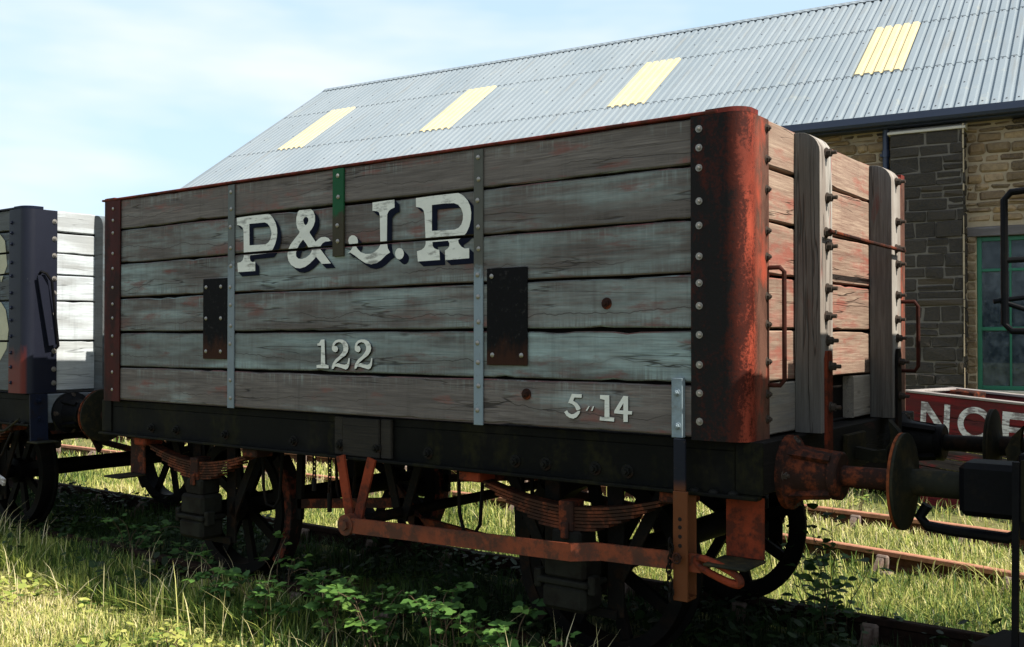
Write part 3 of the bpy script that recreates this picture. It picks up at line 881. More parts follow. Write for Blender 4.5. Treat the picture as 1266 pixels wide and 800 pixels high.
# painted letters -----------------------------------------------------------
BIG = {
  'P': [[(-0.925,2.435),(-0.786,2.438),(-0.632,2.442),(-0.61,2.433),(-0.583,2.412),(-0.559,2.38),(-0.545,2.344),(-0.543,2.318),(-0.548,2.284),(-0.562,2.25),(-0.582,2.222),(-0.609,2.199),(-0.795,2.195),(-0.798,2.174),(-0.792,2.161),(-0.775,2.152),(-0.746,2.153),(-0.746,2.096),(-0.912,2.095),(-0.918,2.153),(-0.886,2.157),(-0.867,2.168),(-0.856,2.189),(-0.859,2.35),(-0.866,2.365),(-0.883,2.38),(-0.906,2.387),(-0.923,2.391)],[(-0.804,2.389),(-0.659,2.388),(-0.632,2.379),(-0.61,2.357),(-0.598,2.333),(-0.596,2.31),(-0.605,2.284),(-0.622,2.265),(-0.649,2.254),(-0.801,2.256)]],
  'amp': [[(-0.338,2.444),(-0.297,2.446),(-0.251,2.44),(-0.226,2.424),(-0.212,2.398),(-0.211,2.364),(-0.222,2.34),(-0.238,2.321),(-0.255,2.308),(-0.256,2.299),(-0.205,2.244),(-0.181,2.259),(-0.157,2.268),(-0.124,2.268),(-0.096,2.258),(-0.078,2.242),(-0.1,2.24),(-0.124,2.241),(-0.148,2.231),(-0.169,2.211),(-0.165,2.199),(-0.076,2.113),(-0.152,2.113),(-0.201,2.157),(-0.221,2.141),(-0.254,2.12),(-0.295,2.102),(-0.337,2.095),(-0.379,2.1),(-0.417,2.119),(-0.441,2.145),(-0.45,2.175),(-0.446,2.209),(-0.422,2.242),(-0.388,2.271),(-0.35,2.3),(-0.342,2.311),(-0.362,2.332),(-0.373,2.361),(-0.372,2.398),(-0.359,2.429)],[(-0.313,2.38),(-0.301,2.393),(-0.284,2.395),(-0.269,2.385),(-0.267,2.371),(-0.276,2.355),(-0.29,2.345),(-0.305,2.357)],[(-0.313,2.264),(-0.288,2.24),(-0.267,2.216),(-0.24,2.206),(-0.238,2.192),(-0.254,2.173),(-0.287,2.156),(-0.321,2.15),(-0.354,2.153),(-0.373,2.168),(-0.375,2.188),(-0.367,2.21),(-0.342,2.24)]],
  'J': [[(0.255,2.435),(0.421,2.439),(0.422,2.395),(0.398,2.389),(0.38,2.38),(0.367,2.362),(0.365,2.213),(0.372,2.176),(0.389,2.152),(0.361,2.14),(0.323,2.114),(0.289,2.099),(0.247,2.093),(0.203,2.101),(0.16,2.122),(0.116,2.149),(0.08,2.167),(0.061,2.164),(0.085,2.179),(0.1,2.196),(0.071,2.217),(0.064,2.237),(0.073,2.255),(0.093,2.264),(0.115,2.261),(0.135,2.248),(0.142,2.229),(0.139,2.207),(0.129,2.197),(0.142,2.182),(0.164,2.165),(0.203,2.153),(0.242,2.153),(0.276,2.163),(0.302,2.179),(0.315,2.197),(0.315,2.216),(0.311,2.36),(0.306,2.376),(0.289,2.385),(0.255,2.389)]],
  'dot': [[(0.492,2.139),(0.489,2.152),(0.482,2.162),(0.472,2.169),(0.459,2.172),(0.446,2.171),(0.436,2.165),(0.429,2.155),(0.426,2.143),(0.429,2.131),(0.436,2.12),(0.447,2.113),(0.459,2.11),(0.472,2.112),(0.482,2.118),(0.489,2.128)]],
  'R': [[(0.578,2.433),(0.727,2.435),(0.872,2.435),(0.905,2.42),(0.935,2.392),(0.952,2.362),(0.959,2.327),(0.957,2.293),(0.946,2.256),(0.928,2.226),(0.905,2.207),(0.872,2.191),(0.876,2.175),(0.894,2.156),(0.917,2.145),(0.946,2.146),(0.946,2.094),(0.785,2.091),(0.783,2.142),(0.8,2.15),(0.812,2.161),(0.813,2.178),(0.804,2.192),(0.696,2.191),(0.698,2.17),(0.708,2.158),(0.727,2.15),(0.744,2.147),(0.748,2.094),(0.593,2.093),(0.586,2.148),(0.618,2.154),(0.638,2.165),(0.648,2.182),(0.648,2.202),(0.64,2.339),(0.633,2.363),(0.618,2.376),(0.598,2.382),(0.579,2.386)],[(0.692,2.387),(0.766,2.388),(0.842,2.385),(0.872,2.374),(0.893,2.352),(0.904,2.325),(0.904,2.297),(0.894,2.271),(0.876,2.255),(0.849,2.247),(0.692,2.25)]],
}
NUM = {
  'one': [[(-0.158,1.675),(-0.128,1.677),(-0.122,1.534),(-0.094,1.528),(-0.092,1.511),(-0.194,1.511),(-0.194,1.528),(-0.158,1.532),(-0.156,1.641),(-0.188,1.641),(-0.189,1.652),(-0.174,1.655)]],
  'two': [[(-0.047,1.638),(-0.042,1.649),(-0.029,1.658),(-0.011,1.662),(0.007,1.659),(0.02,1.649),(0.028,1.634),(0.027,1.617),(0.016,1.601),(-0.006,1.582),(-0.038,1.563),(-0.058,1.541),(-0.067,1.522),(-0.067,1.508),(-0.053,1.51),(-0.042,1.523),(-0.029,1.523),(0.011,1.515),(0.047,1.507),(0.064,1.515),(0.075,1.534),(0.08,1.571),(0.069,1.572),(0.064,1.552),(0.056,1.538),(0.038,1.534),(0.011,1.536),(-0.015,1.542),(-0.04,1.535),(-0.024,1.548),(0.011,1.57),(0.042,1.586),(0.062,1.606),(0.068,1.626),(0.064,1.648),(0.046,1.666),(0.02,1.676),(-0.011,1.677),(-0.038,1.671),(-0.058,1.655),(-0.066,1.635),(-0.065,1.616),(-0.051,1.607),(-0.036,1.604),(-0.022,1.61),(-0.016,1.623),(-0.022,1.635),(-0.033,1.64)]],
  'two_b': [[(0.136,1.639),(0.14,1.65),(0.153,1.659),(0.17,1.662),(0.187,1.659),(0.2,1.65),(0.208,1.635),(0.207,1.618),(0.196,1.603),(0.175,1.584),(0.145,1.566),(0.125,1.544),(0.117,1.526),(0.117,1.512),(0.13,1.514),(0.14,1.526),(0.153,1.526),(0.192,1.518),(0.226,1.511),(0.243,1.519),(0.253,1.537),(0.257,1.573),(0.247,1.575),(0.243,1.555),(0.234,1.541),(0.217,1.536),(0.192,1.539),(0.166,1.545),(0.143,1.538),(0.158,1.551),(0.192,1.572),(0.221,1.588),(0.24,1.608),(0.247,1.627),(0.242,1.649),(0.226,1.667),(0.2,1.676),(0.17,1.677),(0.144,1.671),(0.125,1.656),(0.118,1.636),(0.119,1.617),(0.132,1.608),(0.147,1.605),(0.16,1.612),(0.165,1.624),(0.159,1.636),(0.149,1.641)]],
}
DATE = {
  'five': [[(1.574,1.421),(1.63,1.421),(1.628,1.404),(1.588,1.404),(1.581,1.388),(1.604,1.377),(1.619,1.361),(1.622,1.351),(1.608,1.344),(1.599,1.345),(1.59,1.363),(1.574,1.373),(1.552,1.377)]],
  'five_low': [[(1.53,1.333),(1.547,1.342),(1.554,1.331),(1.57,1.324),(1.586,1.327),(1.599,1.335),(1.608,1.341),(1.621,1.343),(1.615,1.328),(1.601,1.312),(1.583,1.304),(1.561,1.306),(1.543,1.316)]],
  'tick': [[(1.667,1.366),(1.674,1.366),(1.659,1.344),(1.651,1.345)]],
  'tock': [[(1.691,1.367),(1.698,1.367),(1.688,1.345),(1.68,1.345)]],
  'one': [[(1.73,1.421),(1.78,1.421),(1.781,1.321),(1.807,1.319),(1.805,1.301),(1.728,1.303),(1.729,1.32),(1.754,1.319),(1.755,1.398),(1.73,1.403)]],
  'four': [[(1.855,1.421),(1.88,1.42),(1.88,1.353),(1.901,1.353),(1.9,1.338),(1.878,1.337),(1.878,1.303),(1.855,1.302),(1.855,1.337),(1.806,1.339),(1.807,1.351)],[(1.855,1.388),(1.855,1.354),(1.833,1.354)]],
}

def paint(polys, y, off=(0, 0)):
    """flat paint on the near side at depth y, broken at the joints between boards"""
    bm = bmesh.new()
    loops = [[Vector((u + off[0], v + off[1], 0)) for u, v in lp] for lp in polys]
    flat = [p for lp in loops for p in lp]
    vv = [bm.verts.new((p.x, y, p.y)) for p in flat]
    for t in tessellate_polygon(loops):
        try: bm.faces.new([vv[i] for i in t])
        except ValueError: pass
    for z in ZL[1:-1]:
        for zz in (z - .0085, z + .0085):
            bmesh.ops.bisect_plane(bm, geom=bm.verts[:] + bm.edges[:] + bm.faces[:], plane_co=(0, 0, zz), plane_no=(0, 0, 1))
        kill = [f for f in bm.faces if abs(f.calc_center_median().z - z) < .0085]
        bmesh.ops.delete(bm, geom=kill, context='FACES')
    for f in bm.faces:
        f.normal_update()
        if f.normal.y > 0: f.normal_flip()
    mb = MB(); bm.verts.index_update()
    mb.add([v.co.copy() for v in bm.verts], [[v.index for v in f.verts] for f in bm.faces]); bm.free()
    return mb
def letters(table, white, shade, step, n, what):
    for key, polys in table.items():
        f = part(paint(polys, -.0048), what, M[white], False)
        sh = MB()
        for i in range(n, 0, -1):
            q = paint(polys, -.0044 + .00022 * (i - 1), (step[0] * i / n, step[1] * i / n)); sh.add(q.v, q.f)
        sh.build(what + '_shadow', M[shade], f, False)
letters(BIG, 'letter_white', 'letter_navy', (.036, -.028), 6, 'painted_letter')
letters(NUM, 'letter_white', 'letter_black', (.007, -.006), 2, 'painted_digit')
letters(DATE, 'letter_white', 'letter_black', (.003, -.003), 1, 'painted_digit')

# brake lever, guard, steps, rails --------------------------------------------
for (a, b) in (((.015, -.012, 1.02), (.115, -.03, .66)), ((.262, -.012, 1.02), (.165, -.03, .66))):
    v = MB(); v.bar(a, b, .062, .014); part(v, 'lever_hanger', M['rust_red'])
lv = MB()
lv.bar((.13, -.075, .652), (1.62, -.075, .690), .082, .018)
lv.bar((1.612, -.076, .690), (1.735, -.02, .699), .082, .018, 0, (.3, 1, 0))
lv.bar((1.73, -.02, .699), (2.25, -.02, .712), .078, .018)
lv.cyl((.13, -.09, .652), (.13, .02, .652), .058, None, 20)
lv.cyl((.13, -.105, .652), (.13, -.088, .652), .03, None, 6)
lo = part(lv, 'brake_lever', M['lever_rust'])
hp = []
for i in range(28):
    a = 2 * PI * i / 28
    u = .115 * (abs(math.cos(a)) ** .7) * (1 if math.cos(a) > 0 else -1); w_ = .026 * (abs(math.sin(a)) ** .8) * (1 if math.sin(a) > 0 else -1)
    hp.append((2.345 + u, -.055 - .25 * u, .700 - .22 * u + w_))
hb = MB(); hb.tube(hp, .0165, 8, 0, True); hb.build('handle', M['rust_red'], lo)
g = MB()
g.cbox(2.133, 2.203, -.058, -.044, .545, 1.02, .003); g.cbox(2.133, 2.190, -.052, -.038, 1.02, 1.247, .003)
g.cbox(2.150, 2.205, .018, .030, .56, 1.0, .003); g.cbox(2.140, 2.203, -.045, .03, .545, .560, .003)
go = part(g, 'lever_guard', M['guard_strap'])
for z in (.90, .865, .825, .785): 
    h = MB(); h.cyl((2.168, -.0595, z), (2.168, -.050, z), .009, None, 10); h.build('pin_hole', M['inside_dark'], go)  # raised dark disc stands in for the shade inside each hole
ch = []
pin = MB(); pin.cyl((2.165, -.085, .735), (2.165, .03, .735), .011, None, 10); pin.tube([(2.165 + .018 * math.cos(t * PI / 5), -.085, .735 + .022 * math.sin(t * PI / 5)) for t in range(10)], .005, 6, 0, True)
pin.build('lever_pin', M['rust_brown'], go)
for k in range(11):
    pts = []
    for i in range(12):
        a = 2 * PI * i / 12; u, v = .011 * math.cos(a), .019 * math.sin(a)
        x = 2.128 + .006 * math.sin(k * .9); z = .80 - .024 * k
        pts.append((x + (u if k % 2 else 0), -.075 + (0 if k % 2 else u), z + v))
    c = MB(); c.tube(pts, .0042, 6, 0, True); c.build('chain_link', M['under_iron'], go)
for x in (-.13, -.26):
    hc = MB()
    for k in range(8 if x > -.2 else 5):
        pts = []
        for i in range(10):
            a = 2 * PI * i / 10; u, v = .011 * math.cos(a), .02 * math.sin(a)
            pts.append((x + (u if k % 2 else 0), .04 + (0 if k % 2 else u), .985 - .026 * k + v))
        hc.tube(pts, .0045, 5, 0, True)
    hc.cyl((x, .04, .79 if x > -.2 else .86), (x, .04, .68 if x > -.2 else .79), .014, None, 8)
    part(hc, 'hanging_chain', M['under_iron'])
for x, y in ((.62, .30), (.78, .62), (-.62, .55), (1.12, .30), (-.98, .25)):
    lp_ = MB(); lp_.tube([(x, y, 1.03), (x + .01, y, .72), (x + .04, y, .62), (x + .09, y + .02, .60), (x + .13, y + .03, .66), (x + .15, y + .04, 1.03)], .011, 7)
    part(lp_, 'safety_loop', M['under_iron'])
for x0_, x1_, mt in ((-2.23, -2.06, 'rust_brown'), (2.31, 2.485, 'rust_red')):
    f = MB(); f.cbox(x0_, x1_, .098, .112, .735, 1.0, .003); fo = part(f, 'footstep', M[mt])
    t = MB(); t.cbox(x0_ - .015, x1_ + .005, -.10, .112, .722, .7345, .004); t.build('tread', M['disc_green'], fo)
def handrail(pts, r, mat, name='handrail'):
    b = MB(); b.tube(pts, r, 10); return part(b, name, M[mat])
handrail([(2.455, .235, 1.995), (2.505, .235, 1.995), (2.525, .235, 1.975), (2.525, .235, 1.50), (2.505, .235, 1.478), (2.455, .235, 1.478)], .0105, 'handrail_rust')
handrail([(2.455, 2.19, 1.90), (2.55, 2.19, 1.90), (2.57, 2.19, 1.87), (2.57, 2.19, 1.52), (2.55, 2.19, 1.49), (2.455, 2.19, 1.49)], .0115, 'handrail_rust')
handrail([(2.60, .60, 2.178), (2.602, 1.1, 2.172), (2.60, 1.80, 2.170)], .010, 'rust_brown', 'tie_rod')

# wagon behind to the left ------------------------------------------------------
zl2 = [2.700, 2.53, 2.36, 2.19, 1.98, 1.66, 1.26]
lw, part = wagon('goods_wagon', 'white-ended grey wagon with dark blue corner plates, cut off by the left edge', -5.945, 0.0,
    dict(zl=zl2, mats=dict(side='grey_board', end='white_board', end_low='white_board', post='grey_board', rail='navy_iron', corner_l='corner_navy', corner_r='corner_navy', headstock_r='headstock_grey'),
         bolt='navy_iron', bolt_end='bolt_steel', buf_r=('', 'black_iron', 'disc_green', 'disc_green'), buf_l=('', 'black_iron', 'disc_green', 'disc_green')))
S = [(-.02, .98), (.10, 1.0), (.26, .90), (.30, .72), (.20, .60), (.14, .74), (.02, .82), (-.12, .78), (-.15, .68), (-.06, .58), (.14, .50), (.28, .40), (.33, .26), (.30, .12), (.18, .02), (0, -.02), (-.2, .03), (-.32, .2), (-.20, .32), (-.12, .2), (0, .13), (.11, .17), (.14, .26), (.06, .34), (-.14, .42), (-.28, .52), (-.33, .68), (-.26, .88), (-.14, .97)]
sp = [[(1.86 + u * .98, 1.47 + v * 1.10) for u, v in S]]
ZSAVE = ZL; ZL = zl2
part(paint(sp, -.0048), 'painted_letter', M['letter_cream'], False)
ZL = ZSAVE
hl = MB(); hl.tube([(2.46, .10, 2.19), (2.50, .09, 2.205), (2.52, .12, 2.19), (2.53, .16, 2.13), (2.52, .22, 1.62), (2.50, .21, 1.60)], .011, 8); hr = part(hl, 'door_handle', M['black_iron'])
h2 = MB(); h2.bar((2.49, .10, 2.18), (2.50, .19, 1.63), .075, .012, 0, (1, 0, 0)); h2.build('handle_plate', M['corner_navy'], hr)
f = MB(); f.bar((2.515, .065, 1.25), (2.530, .065, .89), .14, .014, 0, (1, 0, 0)); fo = part(f, 'footstep', M['navy_iron'])
t = MB(); t.cbox(2.50, 2.66, -.02, .16, .875, .888, .004); t.build('tread', M['disc_green'], fo)
for z in (1.20, 1.06): bolt(fo, (2.523, .065, z), (1, 0, 0), 'nut', 'navy_iron')
hose = MB(); hose.tube([(1.7, -.06, .99), (2.0, -.07, .94), (2.25, -.06, .96), (2.43, -.04, 1.06)], .009, 8); part(hose, 'cable', M['disc_green'])
hose = MB(); hose.tube([(1.9, -.10, .62), (2.1, -.10, .66), (2.25, -.08, .78), (2.33, -.05, .95)], .009, 8); part(hose, 'cable', M['under_iron'])

bl = MB(); bl.bar((1.55, -.08, .72), (2.22, -.10, .60), .05, .015); bo = part(bl, 'brake_lever', M['under_iron'])
tp = MB(); tp.bar((2.20, -.10, .603), (2.33, -.10, .565), .058, .022); bevel(tp.build('lever_tip', M['letter_flaked'], bo), .006)

# wagon to the right, mostly out of frame ------------------------------------------
rw, part = wagon('goods_wagon', 'dark wagon at the right edge showing only its black buffers, handrail and step', 5.99, 0.0,
    dict(zl=[2.70, 2.47, 2.23, 1.98, 1.74, 1.49, 1.25], mats=dict(side='dark_board', end='dark_end_board', end_low='dark_end_board', post='dark_end_board', rail='black_iron', corner_l='black_iron', corner_r='black_iron', headstock_r='headstock_dark'),
         bolt='bolt_dark', buf_r=('', 'black_iron', 'disc_green', 'disc_green'), buf_l=('', 'black_iron', 'disc_green', 'disc_green'), style_l='square'))
handrail([(-2.39, -.03, 2.20), (-2.44, -.09, 2.205), (-2.50, -.10, 2.20), (-2.523, -.10, 2.175), (-2.523, -.10, 1.735), (-2.50, -.10, 1.71), (-2.44, -.09, 1.71), (-2.39, -.03, 1.71)], .0125, 'black_iron')
handrail([(-2.523, -.10, 1.96), (-2.42, -.06, 1.965)], .011, 'black_iron', 'handrail_stay')
handrail([(-2.56, -.10, 1.815), (-2.42, -.06, 1.835)], .009, 'black_iron', 'handrail_stay')
handrail([(-2.535, -.10, 1.815), (-2.42, -.06, 1.77)], .009, 'black_iron', 'handrail_stay')
b = MB(); b.bar((-2.490, -.10, 1.25), (-2.497, -.10, .60), .022, .02); st = part(b, 'step_hanger', M['black_iron'])
t = MB(); t.prism([(-2.63, -.14), (-2.48, -.14), (-2.40, .10), (-2.50, .12), (-2.575, .12)], lambda u, v, d: (u, v, d), .565, .60); t.build('tread', M['headstock_dark'], st)
b = MB(); b.tube([(-2.90, .34, 1.0), (-2.93, .34, .95), (-2.90, .34, .915), (-2.80, .34, .905), (-2.60, .34, .90), (-2.55, .34, .93), (-2.54, .34, .99)], .022, 10); part(b, 'brake_pipe', M['black_iron'])

# ------------------------------------------------------------------ engine shed behind
def stone_mat(name, cols, edge=.4):
    N = NT(name, .9, .15)
    n1 = N.noise(5, None, 6, .65); n2 = N.noise(28, None, 5, .7)
    stops = [(i / (len(cols) - 1), c) for i, c in enumerate(cols)]
    c = N.ramp(N.rnd(), stops)
    c = N.mix(N.ramp(n1, [(.4, 0.0), (.7, .6)]), c, (.05, .042, .035))
    c = N.mix(N.ramp(n2, [(.35, .5), (.6, 0.0)]), c, tuple(x * .9 for x in cols[-1]))
    N.color(c); N.bump(N.math('ADD', n1, n2), .9, .02)
    return N.m
M['rubble'] = stone_mat('rubble', [(.022, .019, .018), (.38, .255, .13), (.20, .13, .07), (.46, .33, .19), (.025, .022, .021), (.32, .22, .12), (.11, .075, .05), (.42, .30, .17), (.27, .19, .11)])
M['dark_stone'] = stone_mat('dark_stone', [(.026, .024, .022), (.040, .036, .032), (.030, .028, .026), (.048, .042, .036), (.028, .026, .025), (.075, .058, .038)])
M['quoin_stone'] = stone_mat('quoin_stone', [(.26, .19, .11), (.16, .11, .065), (.30, .22, .13), (.2, .14, .085)])
M['mortar'] = plain('mortar', (.34, .27, .18), .95, .1, .25, 9, .5)
M['dark_mortar'] = plain('dark_mortar', (.13, .115, .095), .95, .1, .3, 9, .5)
M['cap_stone'] = plain('cap_stone', (.46, .42, .35), .9, .1, .25, 6, .4)
M['gutter_navy'] = plain('gutter_navy', (.018, .028, .062), .4, .5, .2, 3, .05)
M['lintel_wood'] = wood('lintel_wood', 0, (.19, .18, .19), (.16, .14, .13), (.09, .08, .08), .4, None)
M['window_green'] = plain('window_green', (.012, .115, .06), .45, .4, .2, 10, .1)
def roof_mat():
    N = NT('roof_sheet', .7, .1)
    n1 = N.noise((.8, .35, .35), None, 5, .6); n2 = N.noise((5, .9, .9), None, 5, .65); n3 = N.noise(30, None, 4, .6)
    c = N.mix(N.ramp(n1, [(.35, 0.0), (.65, 1.0)]), (.178, .212, .236), (.206, .238, .260))
    c = N.mix(N.ramp(n2, [(.55, 0.0), (.8, .5)]), c, (.145, .165, .178))
    st = N.ramp(N.noise((7, .55, .55), None, 4, .65), [(.56, 0.0), (.72, .45)])
    c = N.mix(st, c, (.17, .165, .15))
    lich = N.ramp(N.noise((2.4, 1.6, 1.6), None, 6, .75), [(.60, 0.0), (.68, .45)])
    c = N.mix(lich, c, (.28, .29, .26))
    c = N.mix(N.ramp(n3, [(.62, 0.0), (.8, .25)]), c, (.16, .155, .145))
    N.color(c)
    return N.m
M['roof_sheet'] = roof_mat()
M['skylight'] = plain('skylight', (.52, .43, .245), .6, .2, .22, 3, 0)
M['screw_dark'] = plain('screw_dark', (.06, .06, .07), .6)
def glass_mat():
    N = NT('window_glass', .12, .5)
    n = N.noise(6, None, 5, .7)
    N.color(N.mix(N.ramp(n, [(.4, 0.0), (.75, 1.0)]), (.03, .045, .06), (.16, .19, .22)))
    tr = N.n('ShaderNodeBsdfTransparent'); mx = N.n('ShaderNodeMixShader'); mx.inputs[0].default_value = .42
    tr.inputs['Color'].default_value = (.75, .85, .85, 1)
    out = [x for x in N.t.nodes if x.type == 'OUTPUT_MATERIAL'][0]
    N.l(tr.outputs[0], mx.inputs[1]); N.l(N.b.outputs[0], mx.inputs[2]); N.l(mx.outputs[0], out.inputs['Surface'])
    return N.m
M['window_glass'] = glass_mat()
M['tan_board'] = plain('tan_board', (.60, .36, .14), .7)

shed = empty('stone_shed', (.571, 12.843, GZ), 'long stone railway shed with pale blue corrugated roof and cream rooflights', 'building', None, R(6))
def spart(mb, nm, mat, par=None, smooth=True):
    o = mb.build(nm, mat, par or shed, smooth)
    if par is None: o.location = (0, 0, -GZ)
    return o
S0, S1 = -17.94, 16.0
EZ, RW, RH = 5.31, 5.396, 3.639
sl_len = math.hypot(RW, RH); su = Vector((0, RW / sl_len, RH / sl_len)); sn = Vector((0, -RH / sl_len, RW / sl_len))
PITCH = .17; PROF = [(0, 0), (.018, 0), (.040, .036), (.128, .036), (.150, 0)]
def sheet(mb, s0, s1, v0, v1, lift, mi=0, thick=.006, back=False):
    pts = []
    s = s0
    while s < s1 - 1e-6:
        for u, h in PROF:
            if s + u <= s1 + 1e-6: pts.append((s + u, h))
        s += PITCH
    pts.append((s1, 0))
    vs = []
    for s_, h in pts:
        for v in (v0, v1):
            p = Vector((s_, 0, EZ)) + su * (v * sl_len) + sn * (h + lift)
            if back: p.y = 2 * RW - p.y
            vs.append(p)
    n = len(pts)
    for s_, h in pts:
        for v in (v0, v1):
            p = Vector((s_, 0, EZ)) + su * (v * sl_len) + sn * (h + lift - thick)
            if back: p.y = 2 * RW - p.y
            vs.append(p)
    fs = []
    for i in range(n - 1):
        a = 2 * i; b = a + 2; o = 2 * n
        fs += [(a, b, b + 1, a + 1), (o + a, o + a + 1, o + b + 1, o + b), (a, o + a, o + b, b), (a + 1, b + 1, o + b + 1, o + a + 1)]
    fs += [(0, 1, 2 * n + 1, 2 * n), (2 * n - 2, 4 * n - 2, 4 * n - 1, 2 * n - 1)]
    mb.add(vs, fs, mi)
rm = MB()
rows = ((-.012, .305, 0.0), (.296, .69, .009), (.681, .995, .018))
for v0, v1, lf in rows: sheet(rm, S0, S1, v0, v1, lf)
for v0, v1, lf in rows: sheet(rm, S0, S1, v0, v1, lf, back=True)
k = 0; s_ = S0 + .084
while s_ < S1:
    for q, v in enumerate((.012, .15, .287, .43, .56, .672, .80, .93)):
        if (k + q) % 3 == 0 or v in (.287, .672, .012):
            if random.random() < .8:
                p = Vector((s_, 0, EZ)) + su * (v * sl_len) + sn * (.036 + (0 if v < .3 else .009 if v < .68 else .018))
                rm.cyl(p, p + sn * .010, .015, .013, 6, 1)
    s_ += PITCH; k += 1
roof = spart(rm, 'roof', [M['roof_sheet'], M['screw_dark']], None, False)
rc = MB()
for bk_ in (False, True):
    vs = []
    n = int((S1 - S0) / .085)
    p0 = Vector((0, RW, EZ + RH))
    for i in range(n + 1):
        s_ = S0 + i * .085
        for d, h in ((0, .075), (.16, .062 + (.012 if i % 2 else -.004))):
            p = Vector((s_, 0, EZ)) + su * (sl_len - d) + sn * h
            if bk_: p.y = 2 * RW - p.y
            vs.append(p)
    rc.add(vs, [(2 * i, 2 * i + 2, 2 * i + 3, 2 * i + 1) for i in range(n)])
rc.build('ridge_cap', M['roof_sheet'], roof, False)
for s_ in (-16.28, -11.75, -7.12, -2.20, 2.36, 6.9, 11.4):
    q = MB()
    s0 = S0 + round((s_ - S0) / PITCH) * PITCH
    sheet(q, s0, s0 + 5 * PITCH, .300, .687, .022)
    q.build('roof_light', M['skylight'], roof, False)
for bk_ in (False, True):
    for sx in (S0 - .03, S1):
        vg = MB(); a = Vector((sx, 0, EZ - .06)); b = a + su * sl_len
        vs = []
        for p in (a, b):
            for dx, dz in ((0, 0), (.03, 0), (.03, .12), (0, .12)):
                qv = p + Vector((dx, 0, dz))
                if bk_: qv.y = 2 * RW - qv.y
                vs.append(qv)
        vg.add(vs, [(0, 1, 2, 3), (7, 6, 5, 4), (0, 4, 5, 1), (1, 5, 6, 2), (2, 6, 7, 3), (3, 7, 4, 0)])
        vg.build('barge_board', M['roof_sheet'], roof, False)
# gutter and downpipe
gt = MB(); gt.prism([(-.10, 5.30), (-.10, 5.19), (-.07, 5.145), (.06, 5.145), (.09, 5.19), (.09, 5.275), (.06, 5.275), (-.07, 5.29)], lambda u, v, d: (d, u, v), S0 - .02, S1)
gt2 = spart(gt, 'gutter', M['gutter_navy'], None, False)
fb = MB(); fb.box(S0, S1, .10, .34, 5.12, 5.24); spart(fb, 'soffit_board', M['gutter_navy'])
WY = .35
# walls: mortar cores round the window opening, stones laid on them
WX0, WX1, WZ0, WZ1 = .03, 1.80, .86, 3.29
BX0, BX1 = -1.215, -.115
core = MB()
core.box(S0 + .2, WX0, WY, WY + .45, -.3, 5.13); core.box(WX1, S1 - .2, WY, WY + .45, -.3, 5.13)
core.box(WX0, WX1, WY + .001, WY + .45, -.3, WZ0); core.box(WX0, WX1, WY + .001, WY + .45, WZ1 + .16, 5.13)
yb = 2 * RW - .35
core.box(S0 + .2, S1 - .2, yb - .45, yb, -.3, 5.13)
for sx in (S0 + .2, S1 - .65):
    core.prism([(WY + .46, -.3), (yb - .46, -.3), (yb - .46, 5.13), (RW, 5.13 + RH - .35), (WY + .46, 5.13)], lambda u, v, d: (d, u, v), sx, sx + .45)
wall = spart(core, 'wall', M['mortar'], None, False)
def stones(x0, x1, z0, z1, y, hr, lr, prot, holes=(), gap=.014, c=.018):
    mb = MB(); z = z0
    while z < z1 - .05:
        h = min(random.uniform(*hr), z1 - z)
        if z1 - z - h < .06: h = z1 - z
        x = x0 - random.uniform(0, lr[0] * .5)
        while x < x1:
            w = random.uniform(*lr) * (1.25 if random.random() < .25 else 1)
            a, b = max(x, x0), min(x + w, x1)
            x += w
            for hx0, hx1, hz0, hz1 in holes:
                if z + h > hz0 + .01 and z < hz1 - .01:
                    if a < hx0 < b: 
                        if hx0 - a > .05: b = hx0
                        else: a = hx1
                    elif hx0 <= a < hx1: a = max(a, hx1)
            if b - a < .05: continue
            segs = [(z, z + h)]
            if h > .19 and random.random() < .3: segs = [(z, z + h * .48), (z + h * .48, z + h)]
            for za, zb in segs:
                p = random.uniform(*prot); g = gap * random.uniform(.6, 1.5)
                i = len(mb.v)
                mb.cbox(a + g / 2, b - g / 2, y - p, y + .05, za + g / 2, zb - g / 2, min(c, (zb - za) * .3))
                for q in range(i, len(mb.v)):
                    vx, vy, vz = mb.v[q]
                    mb.v[q] = (vx + random.uniform(-.015, .015), vy + (random.uniform(-.018, .012) if vy < y else 0), vz + random.uniform(-.013, .013))
        z += h
    return mb
holes = [(BX0, BX1, -1, 5.2), (WX0 - .12, WX1 + .12, WZ0, WZ1), (-.115, WX1 + .1, WZ1, WZ1 + .16)]
stones(S0 + .2, S1 - .2, -.2, 5.12, WY, (.075, .19), (.12, .46), (.004, .05), holes, .018, .03).build('rubble_stones', M['rubble'], wall, False)
qs = stones(-.115, WX0, WZ0, WZ1, WY, (.11, .17), (.2, .3), (.01, .03)); q2 = stones(WX1, WX1 + .12, WZ0, WZ1, WY, (.11, .17), (.2, .3), (.01, .03))
qs.build('window_quoin', M['quoin_stone'], wall, False); q2.build('window_quoin', M['quoin_stone'], wall, False)
